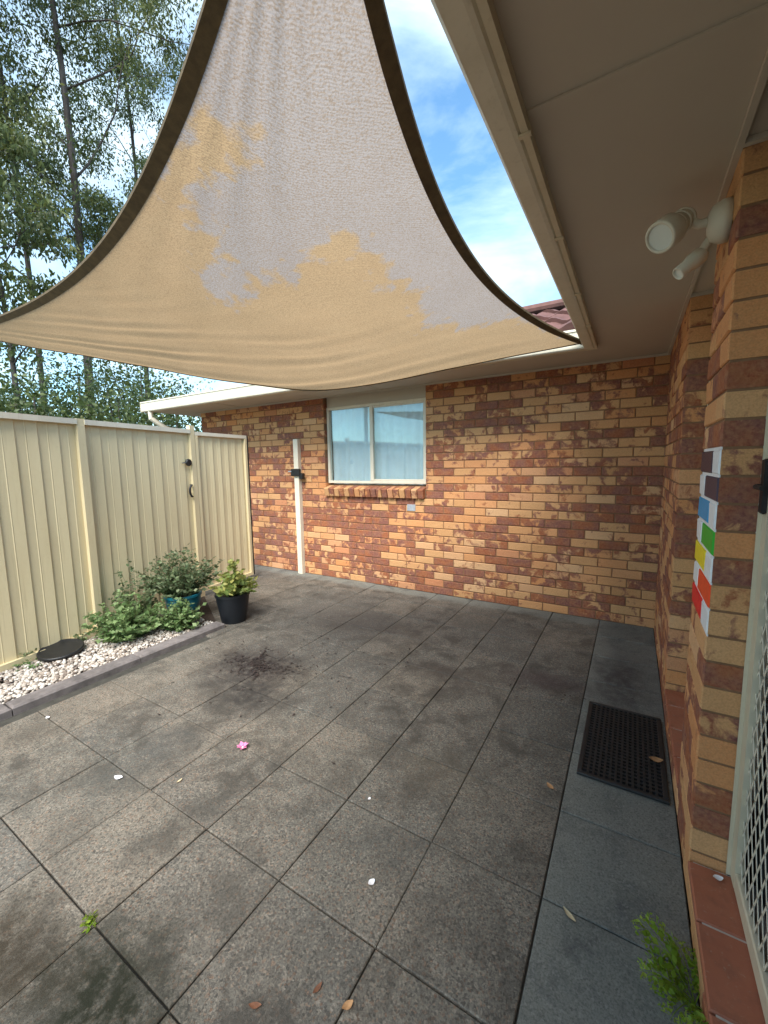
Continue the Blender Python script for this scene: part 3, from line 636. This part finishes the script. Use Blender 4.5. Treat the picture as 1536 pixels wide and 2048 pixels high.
for i in range(len(WET)):
    a, b = WET[i], WET[(i+1) % len(WET)]
    cnd = (a[1] > P2[:,1]) != (b[1] > P2[:,1]); xi = (b[0]-a[0])*(P2[:,1]-a[1])/(b[1]-a[1]+1e-12)+a[0]; inside ^= cnd & (P2[:,0] < xi)
    ab = b-a; tt = np.clip(((P2-a)@ab)/(ab@ab), 0, 1); dmin = np.minimum(dmin, np.linalg.norm(P2-(a+tt[:,None]*ab), axis=1))
wet = np.clip(.5+np.where(inside, dmin, -dmin)*1.3, 0, 1)
at = canopy.data.attributes.new('wet', 'FLOAT', 'POINT'); at.data.foreach_set('value', wet.astype(np.float32))
def hem(edge, inward, name):
    hv = []; n = 90
    for i in range(n+1):
        s = .0+1.0*i/n; p = Vector(edge(s)); q = Vector(edge(min(1, s+.004)))-Vector(edge(max(0, s-.004))); q.normalize(); iw = Vector(inward(s)); iw = (iw-q*iw.dot(q)).normalized()
        w = .019*(.6+.4*min(1, 8*s*(1-s)))
        for o, z in ((-w,-.004),(w,-.006),(w,.006),(-w,.008)): hv.append(p+iw*o+Vector((0,0,z)))
    hf = []
    for i in range(n):
        for k in range(4): hf.append((i*4+k, i*4+(k+1)%4, i*4+4+(k+1)%4, i*4+4+k))
    hf += [(0,1,2,3), (n*4+3,n*4+2,n*4+1,n*4)]
    return mesh_obj(name, hv, hf, M['hem'], sail)
hem(lambda s: sail_pt(s, 0, False), lambda s: sail_pt(s, .2, False)-sail_pt(s, 0, False)+np.array([-.01,0,0]), 'hem')
hem(lambda s: sail_pt(s, 1, False), lambda s: sail_pt(s, .8, False)-sail_pt(s, 1, False)+np.array([0,.01,0]), 'hem')
# far edge cord and corner fittings
mb = MB(); mb.tube([sail_pt(1, k/60, True)+np.array([0,0,.0]) for k in range(61)], .0055, 6); mb.build('edge_cord', M['hem'], sail)
def ring(c, ax, r_=.022): mb = MB(); n = 16; a = Vector(ax).normalized(); b = a.orthogonal().normalized(); c2 = a.cross(b); mb.tube([Vector(c)+(b*math.cos(2*math.pi*i/n)+c2*math.sin(2*math.pi*i/n))*r_ for i in range(n+1)], .004, 6); return mb
for c, e in ((A_, Vector((EX-.02, 3.56, 2.40))), (C_, Vector((EX-.0, .36, 2.372))), (B_, Vector((-4.92, 1.19, 2.66)))):
    mb = ring(c, (0,.3,1)); mb.bar(Vector(c), e, .012); mb.build('corner_fitting', M['steel'], sail)
po = MB().tube([(-4.96,1.19,-.06),(-4.96,1.19,2.85)], .045, 14).build('sail_post', M['steel']); tag(po, 'galvanised steel post carrying the left corner of the shade sail', 'post')

# ------------------------------------------------------------------ fence, gate and latch post
FZ0, FZ1 = .045, 1.925
def sheet(p0, d, nrm, length, z0, z1, pitch=.152):
    """ribbed steel sheet: broad pans with a raised sloping rib"""
    prof = []; x = 0
    while x < length:
        for u, h in ((0,0),(.060,.002),(.065,.005),(.070,.003),(pitch-.010,.010)):
            if x+u < length: prof.append((x+u, h))
        x += pitch
    prof.append((length, 0)); v = []; f = []
    for th in (0, -.003):
        for u, h in prof:
            for z in (z0, z1): q = p0+d*u+nrm*(h-.013+th); v.append((q.x, q.y, z))
    n = len(prof)
    for i in range(n-1): f.append((2*i, 2*i+2, 2*i+3, 2*i+1)); f.append((2*n+2*i, 2*n+2*i+1, 2*n+2*i+3, 2*n+2*i+2))
    return v, f
fence = tag(empty('fence', fpt(-2.0)), 'cream ribbed steel fence along the pebble bed', 'fence'); fence.location = (0,0,0)
posts = [-4.4, -3.2, -1.19, .0]
for k, s in enumerate(posts):
    w, t2 = .062, .048; hgt = FZ1+(.045 if k == 3 else .004); mb = MB(); c = fpt(s)
    pts = []
    for z in (-.05, hgt):
        for a_, b_ in ((-w/2,-t2/2),(w/2,-t2/2),(w/2,t2/2),(-w/2,t2/2)): q = c+fdir*a_+fnor*b_; pts.append((q.x,q.y,z))
    mb.add(pts, [(0,3,2,1),(4,5,6,7),(0,1,5,4),(1,2,6,5),(2,3,7,6),(3,0,4,7)]); mb.build('post', M['fence'], fence)
for s0, s1 in zip(posts, posts[1:]):
    v, f = sheet(fpt(s0+.032), fdir, fnor, s1-s0-.064, FZ0, FZ1-.02); mesh_obj('sheet', v, f, M['fence'], fence)
    MB().bar(fpt(s0+.031, 0, FZ1-.022), fpt(s1-.031, 0, FZ1-.022), .058, .044).build('top_rail', M['white'], fence)
    MB().bar(fpt(s0+.031, 0, FZ0+.01), fpt(s1-.031, 0, FZ0+.01), .042, .05).build('bottom_rail', M['fence'], fence)
# deadlock and ring pull on the last sheet, next to the gate post
def frame_at(s, off, z): return fpt(s, off, z)
MB().lathe([(.040,0),(.040,.012),(.034,.02),(.0,.022)], frame_at(-.075,.014,1.56), 18, axis=fnor).build('lock', M['black'], fence)
MB().bar(frame_at(-.16,.018,1.555), frame_at(-.10,.018,1.56), .012).build('bolt', M['steel'], fence)
cc = frame_at(-.055,.030,1.245); mb = MB(); mb.tube([cc+fdir*(-.048*math.cos(a)+.01)+Vector((0,0,.068*math.sin(a))) for a in [R(x) for x in range(-75, 76, 10)]], .011, 8); mb.bar(cc+fdir*.0+Vector((0,0,.066)), cc-fnor*.03+Vector((0,0,.066)), .012); mb.bar(cc+Vector((0,0,-.066)), cc-fnor*.03+Vector((0,0,-.066)), .012)
mb.build('pull_handle', M['black'], fence)
# gate leaf standing past the post
gate = tag(empty('gate', fpt(.06)), 'narrow cream ribbed gate between the fence post and the brick wall', 'gate'); gate.location = (0,0,0)
GA = R(-6); gd = Vector((math.sin(GA), math.cos(GA), 0)); gn = Vector((gd.y, -gd.x, 0)); gp = fpt(.04, .0); GLen = .80
v, f = sheet(gp+gd*.035, gd, gn, GLen-.07, .075, 1.87, .118); mesh_obj('sheet', v, f, M['fence'], gate)
gz = lambda s, z: Vector(((gp+gd*s).x, (gp+gd*s).y, z))
MB().bar(gz(.0, 1.885), gz(GLen, 1.885), .045, .04).build('top_rail', M['white'], gate); MB().bar(gz(.0, .075), gz(GLen, .075), .045, .04).build('bottom_rail', M['fence'], gate)
MB().bar(gz(.018, .095), gz(.018, 1.864), .036, .044, upv=gn).build('stile', M['fence'], gate); MB().bar(gz(GLen-.018, .095), gz(GLen-.018, 1.864), .036, .044, upv=gn).build('stile', M['fence'], gate)
MB().bar(gz(GLen+.012, .06), gz(GLen+.012, 1.9), .02, .05, upv=gn).build('dark_gap_strip', M['black'], gate)  # black strip stands in for the dark gap at the gate's free edge
MB().bar(gz(GLen-.02, .056), gz(GLen-.02, .012), .02).build('drop_bolt', M['steel'], gate)
hg = MB()
for z in (.4, 1.55): hg.bar(gz(-.03, z-.03), gz(-.03, z+.03), .016)
hg.build('hinge', M['black'], gate)
lp = tag(empty('latch_post', (-3.93, WY, 0)), 'slim cream post on the brick wall with a black gate latch', 'post'); lp.location = (0,0,0)
MB().cbox(-3.975, -3.895, WY-.062, WY-.001, -.01, 1.865, .006).build('post', M['white'], lp)
MB().cbox(-4.005, -3.99+.14, WY-.095, WY-.0625, 1.365, 1.465, .008).cbox(-3.865, -3.80, WY-.09, WY-.045, 1.325, 1.405, .008).build('latch', M['black'], lp)
MB().bar((-3.99, WY-.10, 1.43), (-4.03, WY-.12, 1.43), .014).build('latch_tongue', M['steel'], lp)

# ------------------------------------------------------------------ security light on the pier
sl_ = tag(empty('security_light', (WX, 1.83, 2.26)), 'cream twin-head security light with motion sensor under the eave', 'light'); sl_.location = (0,0,0)
pc = Vector((WX, 1.76, 2.25)); MB().lathe([(.062,0),(.062,.022),(.050,.045),(.030,.055),(0,.056)], pc, 24, axis=(-1,0,0)).build('base', M['plaster'], sl_, True)
def head(o_, tip, r0, r1, nm, lensr):
    o_, tip = Vector(o_), Vector(tip); ax = (tip-o_).normalized(); L_ = (tip-o_).length
    h_ = MB().lathe([(.0,-.004),(r0*.7,0),(r0,.012),(r0*1.02,L_*.45),(r1,L_*.62),(r1,L_*.97),(r1*.94,L_),(r1*.80,L_),(r1*.78,L_-.010)], o_, 24, axis=ax).build(nm, M['plaster'], sl_, True)
    MB().lathe([(0,0),(r1*.79,.0),(r1*.79,-.006),(0,-.006)], o_+ax*(L_-.006), 24, axis=ax).build('lens', M['lens'], h_, False)
MB().tube([pc+Vector((-.05,-.0,.01)), pc+Vector((-.075,.015,.015)), pc+Vector((-.10,.01,.03))], .014, 10).build('knuckle', M['plaster'], sl_, True)
for q_ in (.25, .5, .75):
    a_ = pc+Vector((-.105,.03,.055)); b_ = pc+Vector((-.185,-.065,-.030)); ax_ = (b_-a_).normalized()
    MB().lathe([(.034,-.003),(.038,-.002),(.038,.002),(.034,.003)], a_+(b_-a_)*q_*.6, 24, axis=ax_).build('cooling_ring', M['plaster'], sl_, True)
head(pc+Vector((-.105,.03,.055)), pc+Vector((-.185,-.065,-.030)), .034, .050, 'lamp_head', .04)
MB().tube([pc+Vector((-.04,.03,-.025)), pc+Vector((-.060,.045,-.055)), pc+Vector((-.070,.05,-.07))], .013, 10).build('knuckle', M['plaster'], sl_, True)
head(pc+Vector((-.055,.055,-.060)), pc+Vector((-.125,.02,-.125)), .026, .022, 'sensor_head', .02)

# ------------------------------------------------------------------ door mat
mat_ = tag(empty('door_mat', (.02, 2.37, 0)), 'black rubber door mat with a grid of square holes on the paving', 'mat')
mx0, mx1, my0, my1 = -.165, .205, -.345, .345; mx0 -= .02; mx1 -= .02
ed = MB(); e = .022; ed.cbox(mx0,mx1,my0,my0+e,.002,.016,.003).cbox(mx0,mx1,my1-e,my1,.002,.016,.003).cbox(mx0,mx0+e,my0+e,my1-e,.002,.016,.003).cbox(mx1-e,mx1,my0+e,my1-e,.002,.016,.003).build('border', M['rubber'], mat_)
gr = MB(); n1, n2 = 14, 25
for i in range(1, n1): x = mx0+e+(mx1-mx0-2*e)*i/n1; gr.box(x-.005,x+.005,my0+e,my1-e,.004,.0145)
for i in range(1, n2): y = my0+e+(my1-my0-2*e)*i/n2; gr.box(mx0+e,mx1-e,y-.005,y+.005,.0035,.0138)
gr.box(mx0+e,mx1-e,my0+e,my1-e,.002,.0035); gr.build('grid', M['rubber'], mat_)

# ------------------------------------------------------------------ plants, pots
leaf_v = np.array([(0,0,0),(.5,.22,.06),(1,0,-.04),(.5,-.22,.06)]); leaf_f = [(0,1,2,3)]
def leaves(name, P, D, L_, W_, mat, seed, parent=None, var=None):
    """P positions, D directions (n,3), lengths, widths -> bent leaf blades, 2 quads each"""
    g = np.random.default_rng(seed); n = len(P); D = D/np.linalg.norm(D, axis=1, keepdims=True)
    up_ = g.normal(size=(n,3)); S = np.cross(D, up_); S /= np.linalg.norm(S, axis=1, keepdims=True)+1e-9; N = np.cross(S, D)
    L_ = np.broadcast_to(L_, n)[:,None]; W_ = np.broadcast_to(W_, n)[:,None]
    a = P; b = P+D*L_*.45+S*W_+N*L_*.06; c = P+D*L_*.5+N*L_*.11; d = P+D*L_*.45-S*W_+N*L_*.06; e = P+D*L_
    V = np.stack([a,b,c,d,e], 1).reshape(-1,3); k = (np.arange(n)*5)[:,None]
    Q = np.concatenate([k+np.array([[0,1,2,2]])[:, :3], k+np.array([[0,2,3]]), k+np.array([[1,4,2]]), k+np.array([[2,4,3]])], 0)
    o = fast_obj(name, V, Q, mat, parent); vv = g.random(n) if var is None else var
    at = o.data.attributes.new('leafvar', 'FLOAT', 'POINT'); at.data.foreach_set('value', np.repeat(np.clip(vv,0,1), 5).astype(np.float32)); return o
def herb(name, label, c, h, spread, ns, mat, seed, leaf=(.022,.04), lw=.38, droop=.2, per=26, cat='plant', group=None, lift=.0, tip_only=False):
    g = np.random.default_rng(seed); root = tag(empty(name, c), label, cat, group); st = MB(); P = []; D = []; Vv = []
    for i in range(ns):
        a = g.uniform(0, 6.283); r_ = math.sqrt(g.random()); bx, by = .25*spread*r_*math.cos(a), .25*spread*r_*math.sin(a)
        hh = h*g.uniform(.35,1.12)*(1-.35*r_); tx, ty = spread*r_*math.cos(a), spread*r_*math.sin(a); pts = []
        for k in range(5):
            q = k/4; pts.append((bx+(tx-bx)*q**1.4+g.normal()*.004, by+(ty-by)*q**1.4+g.normal()*.004, lift+hh*(q-droop*r_*q*q)))
        st.tube(pts, [.0022,.002,.0017,.0013,.0008], 4, False)
        for k in range(per):
            q = g.uniform(.5 if tip_only else .15, 1); j = min(3, int(q*4)); f_ = q*4-j; p = np.array(pts[j])*(1-f_)+np.array(pts[j+1])*f_
            an = g.uniform(0, 6.283); D.append((math.cos(an), math.sin(an), g.uniform(-.2,.7))); P.append(p); Vv.append(.25+.5*q+g.normal()*.18)
    st.build('stems', M['stem'], root); n = len(P); leaves('foliage', np.array(P), np.array(D), g.uniform(leaf[0], leaf[1], n), g.uniform(leaf[0], leaf[1], n)*lw, mat, seed+1, root, np.array(Vv)); return root
herb('herb_bush', 'low bright green leafy herb bush sprawling over the pebbles', (-3.72,1.78,.01), .46, .33, 150, M['herb'], 21, (.014,.056), .36, per=22, cat='bush')
herb('tall_herb', 'loose taller herb stems against the fence behind the green bush', (-3.88,1.96,.01), .72, .24, 50, M['oreg'], 25, (.024,.046), .38, per=26, cat='plant')
herb('herb_mound', 'dense green herb mound spilling in front of the teal pot', (-3.53,2.12,.01), .34, .25, 120, M['herb'], 31, (.014,.054), .36, per=18, cat='bush')
def pot(name, label, c, r0, r1, h, mat, cat='pot'):
    root = tag(empty(name, c), label, cat, 'plant pots by the fence')
    MB().lathe([(.001,0),(r0,0),(r0*1.02,.01),(r1*.97,h*.72),(r1,h*.9),(r1*1.06,h*.91),(r1*1.06,h),(r1*.95,h),(r1*.93,h*.86),(.001,h*.86)], (0,0,0), 28).build('body', mat, root, False)
    smooth_angle(root.children[0], 40)
    MB().lathe([(.001,h*.865),(r1*.92,h*.865),(r1*.92,h*.875),(.001,h*.885)], (0,0,0), 24).build('soil', M['soil'], root); return root
pot('plant_pot', 'glazed teal plant pot half hidden by herbs beside the fence', (-3.75,2.33,.015), .12, .165, .26, M['teal'])
herb('pot_herb', 'bushy dusty green herb growing in the teal pot', (-3.76,2.32,.25), .52, .42, 120, M['oreg'], 41, (.016,.056), .36, per=26, cat='plant')
pot('plant_pot', 'glossy black plant pot standing at the end of the kerb', (-3.30,2.56,.001), .115, .155, .285, M['darkpot'])
herb('pot_plant', 'yellow-green variegated plant trailing from the black pot', (-3.25,2.56,.245), .42, .22, 44, M['varie'], 47, (.03,.085), .36, droop=.6, per=13, cat='plant')
pot('nursery_pot', 'small black nursery pot behind the black planter', (-3.50,2.78,.001), .07, .09, .36, M['black'])
herb('weed', 'sprig of pale weed at the foot of the fence, far left', (-4.02,1.13,.02), .20, .11, 14, M['oreg'], 53, (.02,.038), .4, per=12, cat='weed', group='weeds in the pebble bed')
herb('weed', 'low yellow-green weed lying on the pebbles beside the black disc', (-3.86,1.13,.02), .05, .13, 16, M['herb'], 57, (.018,.03), .4, per=10, cat='weed', group='weeds in the pebble bed')
herb('weed', 'small weed sprouting behind the black disc', (-3.99,1.52,.02), .11, .06, 8, M['oreg'], 59, (.018,.03), .4, per=10, cat='weed', group='weeds in the pebble bed')
herb('grass_tuft', 'tiny green weed growing in a paver joint, lower left', (-1.475,.507,-.004), .035, .03, 9, M['fern'], 61, (.014,.026), .2, per=6, cat='weed')
dl = tag(empty('plastic_disc', (-3.86,1.34,.045)), 'flat round black plastic lid lying on the pebbles', 'lid'); 
MB().lathe([(.001,.0),(.135,.0),(.150,.012),(.153,.030),(.146,.040),(.138,.034),(.120,.030),(.085,.033),(.060,.030),(.001,.034)], (0,0,0), 36).build('rim', M['black'], dl, True); dl.rotation_euler = (R(4), R(6), 0)
# fern growing out of the joint at the foot of the step
fr = tag(empty('fern', (.214,1.26,0)), 'bright green feathery fern growing from the gap at the step', 'fern'); g = np.random.default_rng(5); st = MB(); P = []; D = []; LW = []; Vv = []
for i in range(7):
    a = R([150,195,105,240,60,285,175][i]); ln = g.uniform(.13,.21); pts = []; rise = g.uniform(.75,1.25)
    for k in range(7):
        q = k/6; pts.append((math.cos(a)*ln*q*.85, math.sin(a)*ln*q*.85, .004+ln*(rise*q-.62*q*q)))
    st.tube(pts, [.0016,.0015,.0014,.0012,.0010,.0008,.0005], 4, False)
    for k in range(3, 17, 2):
        q = k/17*6; j = min(5, int(q)); p = np.array(pts[j])*(1-(q-j))+np.array(pts[j+1])*(q-j); t_ = np.array(pts[j+1])-np.array(pts[j]); t_ /= np.linalg.norm(t_)
        sd_ = np.cross(t_, (0,0,1.0)); sd_ /= np.linalg.norm(sd_)
        for s in (-1, 1):
            L_ = ln*.34*math.sin(math.pi*min(.96, (k+1)/18.5))**.8; dd = sd_*s+t_*.5+g.normal(size=3)*.10; dd /= np.linalg.norm(dd)
            for w in np.linspace(.2, 1, 4):                      # leaflets on each side rib
                for e in (-1, 1):
                    P.append(p+dd*L_*w*.85); D.append(dd*.8+t_*e*.9+g.normal(size=3)*.15); LW.append(L_*.42*(1.15-.6*w)); Vv.append(.25+.55*k/17+g.normal()*.18)
st.build('stems', M['fern'], fr); at = fr.children[0].data.attributes.new('leafvar', 'FLOAT', 'POINT'); at.data.foreach_set('value', [.5]*len(fr.children[0].data.vertices))
LW = np.array(LW); leaves('fronds', np.array(P), np.array(D), LW, LW*.30, M['fern'], 6, fr, np.array(Vv))

# ------------------------------------------------------------------ litter on the paving
def lit_place(g, n):
    a = g.uniform(0, 6.283, n); r_ = np.abs(g.normal(0, .55, n)); x = -2.36+.36*r_*np.cos(a)+.10*np.sin(a*3); y = 2.03+.27*r_*np.sin(a)
    k = n//5; x[:k] = -2.1+g.normal(0,.45,k); y[:k] = 2.35+g.normal(0,.42,k); k2 = n//4; x[k:k2] = -.55+g.normal(0,.38,k2-k); y[k:k2] = 2.75+g.normal(0,.12,k2-k)
    return np.stack([np.clip(x, -3.15, .1), np.clip(y, .2, 4.1), .004+.006*g.random(n)], 1)
tag(scatter('leaf_litter', 620, lit_place, leaf_v-np.array([.5,0,0]), leaf_f, (.012,.030), M['litter'], .12, 9), 'dark brown wet leaf litter scattered over the middle pavers', 'leaf litter', kind='stuff')
def one_leaf(name, label, x, y, s, mat, rz, cat='leaf', z=.004, curl=.3, wid=.28, group=None):
    v = []; f = []; n = 6
    for i in range(n+1):
        q = i/n; w = wid*s*math.sin(math.pi*min(.97, max(.03, q)))**.8
        for k in (-1, 0, 1): v.append(((q-.5)*s, k*w, curl*s*((q-.5)**2*1.2+abs(k)*.22)))
    for i in range(n):
        for k in range(2): f.append((i*3+k, i*3+3+k, i*3+4+k, i*3+1+k))
    o = mesh_obj(name, v, f, mat, None, True, (x, y, z)); o.rotation_euler = (0,0,rz); return tag(o, label, cat, 'dry leaves on the patio' if cat == 'leaf' else 'fallen petals on the patio')
one_leaf('dry_leaf', 'orange-tan curled dry leaf on the paving left of the mat', -.261, 1.878, .042, M['dryleaf'], R(-40))
one_leaf('dry_leaf', 'pale yellow narrow leaf on the dark paver, lower right', -.113, 1.331, .05, M['paleleaf'], R(-35), wid=.16)
one_leaf('dry_leaf', 'tan dry leaf lying on the black mat', .165, 2.30, .06, M['dryleaf'], R(10), z=.018, wid=.34)
one_leaf('dry_leaf', 'small brown curled leaf near the bottom edge, left of the orange one', -.709, .758, .034, M['brownleaf'], R(80), wid=.2)
one_leaf('dry_leaf', 'orange-brown dry leaf on a paver joint at the bottom edge', -.612, .772, .034, M['dryleaf'], R(60), wid=.3)
one_leaf('dry_leaf', 'dark red-brown leaf at the bottom edge, leftmost of three', -.835, .64, .036, M['brownleaf'], R(30), wid=.22)
one_leaf('petal', 'small white petal on the left pavers', -2.08, .892, .045, M['petal'], R(20), 'petal', wid=.3)
one_leaf('petal', 'small white petal on the centre pavers', -.739, 1.091, .028, M['petal'], R(70), 'petal', wid=.4)
one_leaf('petal', 'white petal beside the kerb, far left', -2.98, .93, .03, M['petal'], R(0), 'petal', wid=.35)
one_leaf('petal', 'tiny pale petal upright below the pink flower', -1.80, 1.03, .03, M['paleleaf'], R(90), 'petal', wid=.18)
one_leaf('petal', 'tiny white petal on a joint in the middle of the paving', -.95, 1.40, .016, M['petal'], R(90), 'petal', wid=.4)
one_leaf('petal', 'white fleck on the red step tile by the screen door', .30, 1.575, .03, M['petal'], R(20), 'petal', z=TH+.003, wid=.35)
fl = tag(empty('fallen_flower', (-1.724,1.342,.001)), 'fallen pink flower lying on the paving', 'flower')
for k in range(7):
    a = k*2*math.pi/7; v = []
    for i in range(5):
        q = i/4; w = .011*math.sin(math.pi*min(.95, q+.08)); d_ = Vector((math.cos(a), math.sin(a), 0)); n_ = Vector((-d_.y, d_.x, 0)); p = d_*(.005+.026*q)+Vector((0,0,.004+.020*q-.008*q*q+(.006 if k % 2 else 0)))
        v += [p-n_*w, p+n_*w]
    mesh_obj('petal', v, [(2*i,2*i+2,2*i+3,2*i+1) for i in range(4)], M['pink'], fl, True)
MB().lathe([(.001,0),(.006,.001),(.005,.008),(.001,.010)], (0,0,0), 8).build('centre', M['petal'], fl)

# ------------------------------------------------------------------ trees beyond the fence
def polar(az, d): return Vector((math.sin(R(az))*d, math.cos(R(az))*d, -.06))
def gum(label, az, d, h, r0, seed, lean=(0,0), first=.3, nb=14, clump=46, crown=1.0, name='gum_tree', leafn=(.13,.24), nleaf=95, mat='gum'):
    g = np.random.default_rng(seed); b = polar(az, d); root = tag(empty(name, b), label, 'tree', 'gum trees beyond the fence'); mb = MB()
    pts = []; rad = []; N = 12; ph_ = g.uniform(0, 6)
    for i in range(N+1):
        q = i/N; pts.append(np.array([lean[0]*q*h+.018*h*math.sin(q*5+ph_)*q, lean[1]*q*h+.018*h*math.cos(q*4+ph_)*q, q*h])); rad.append(r0*(1-.86*q)+.012)
    mb.tube(pts, rad, 9); P = []; D = []; Vv = []
    def at_(q): k = min(N-1, int(q*N)); f_ = q*N-k; return pts[k]*(1-f_)+pts[k+1]*f_
    cl_ = []
    for i in range(nb):
        q = first+(1-first)*(i+.5)/nb; o = at_(q); a = g.uniform(0, 6.283); ln = h*crown*(.20*(1-q)+.10)*g.uniform(.75,1.25); el = g.uniform(.45,1.0)
        d_ = np.array([math.cos(a)*math.cos(el), math.sin(a)*math.cos(el), math.sin(el)]); br = [o]; n_ = 5
        for k in range(n_): d_ = d_+g.normal(size=3)*.17+np.array([0,0,-.02]); d_ /= np.linalg.norm(d_); br.append(br[-1]+d_*ln/n_)
        rb = max(.012, r0*(1-q)*.42); mb.tube(br, [rb*(1-.8*k/n_)+.006 for k in range(n_+1)], 6)
        for k in range(2, n_+1):
            for _ in range(2):
                e = br[k]; a2 = g.uniform(0, 6.283); s_ = np.array([math.cos(a2), math.sin(a2), g.uniform(-.1,.7)])*ln*g.uniform(.18,.42); mid_ = e+s_*.5+np.array([0,0,.05]); t_ = e+s_
                mb.tube([e, mid_, t_], [.018,.012,.006], 4, False); cl_.append(t_)
        cl_.append(br[-1])
    cl_.append(pts[-1])
    for c in cl_:
        n = int(nleaf*g.uniform(.5,1.3)); rr_ = h*.0135*crown*g.uniform(.5,1.5)+.12; k = g.normal(size=(n,3))*np.array([rr_,rr_,rr_*.62]); shade = g.uniform(.1,.7)
        P.append(c+k); D.append(g.normal(size=(n,3))*.55+np.array([0,0,-.85])); Vv.append(np.clip(shade+g.normal(0,.22,n)+k[:,2]/rr_*.12, 0, 1))
    P = np.concatenate(P); D = np.concatenate(D); Vv = np.concatenate(Vv); n = len(P); L_ = g.uniform(leafn[0], leafn[1], n)
    o = mb.build('trunk', M['bark'], root, True); leaves('crown', P, D, L_, L_*.2, M[mat], seed+3, root, Vv); return root
gum('tall gum tree with a straight dark trunk rising behind the gate end of the fence', -66.2, 25, 36, .20, 101, (.002,.004), .26, 22, crown=.78, nleaf=230)
gum('slender gum tree with thin dark stem left of the main trunk', -70.2, 27, 36, .13, 102, (.0,.012), .28, 20, crown=.66, nleaf=210)
gum('leaning gum tree at the far left edge behind the sail corner', -75, 24, 33, .16, 103, (-.01,.02), .24, 20, crown=.66, nleaf=210)
gum('gum tree with thin pale trunk half hidden by the shade sail', -60.5, 34, 37, .17, 104, (.01,.0), .34, 18, crown=.6, nleaf=150)
gum('short gum sapling with drooping leaves between the fence and the trunks', -72.5, 17, 11, .09, 106, (.01,.01), .4, 12, crown=.9, nleaf=80)
def shrub(label, az, d, h, w, seed, n=4200, mat='bush'):
    g = np.random.default_rng(seed); b = polar(az, d); root = tag(empty('understorey_tree', b), label, 'tree', 'low trees beyond the fence'); mb = MB(); P = []; D = []; Vv = []; cl_ = []
    for i in range(16):
        a = g.uniform(0, 6.283); r_ = w*math.sqrt(g.random())*.8; t_ = np.array([math.cos(a)*r_, math.sin(a)*r_, h*g.uniform(.35,.95)*(1-.25*(r_/w)**2)]); m_ = t_*np.array([.35,.35,.55])
        mb.tube([(0,0,0), m_, t_], [.05,.03,.01], 5, False); cl_.append(t_); cl_.append(t_*.7+m_*.3)
    mb.tube([(0,0,0),(0.05,0,h*.5),(0,.06,h*.85)], [.08,.06,.02], 7)
    k = n//len(cl_)
    for c in cl_:
        r_ = w*.34*g.uniform(.7,1.3); q = g.normal(size=(k,3))*np.array([r_,r_,r_*.75]); s_ = g.uniform(.05,.7); P.append(np.maximum(c+q, [-99,-99,.05])); D.append(g.normal(size=(k,3))+np.array([0,0,-.25])); Vv.append(np.clip(s_+g.normal(0,.2,k), 0, 1))
    P = np.concatenate(P); D = np.concatenate(D); nn = len(P); L_ = g.uniform(.09,.19, nn)
    mb.build('trunk', M['bark'], root, True); leaves('crown', P, D, L_, L_*.26, M[mat], seed+2, root, np.concatenate(Vv))
for i, (lab, az, d, h, w) in enumerate((('dark low tree above the fence at the far left edge', -77, 16, 5.0, 2.2), ('bushy low tree above the fence left of the thick trunk', -71, 15, 4.2, 1.8), ('bright low tree above the fence right of the thick trunk', -63.5, 15.5, 4.4, 1.8), ('dark low tree beside the end of the house gutter', -57.5, 17, 4.9, 2.0), ('taller shaded tree behind the low trees, far left', -74, 20, 6.6, 2.8), ('taller shaded tree behind the pale thin trunk', -61, 21, 6.8, 2.8), ('shaded tree behind the thick trunk', -67, 22, 6.8, 2.8), ('dense low tree left of the frame beyond the fence', -83, 13, 4.5, 2.2))):
    shrub(lab, az, d, h, w, 200+i*7)
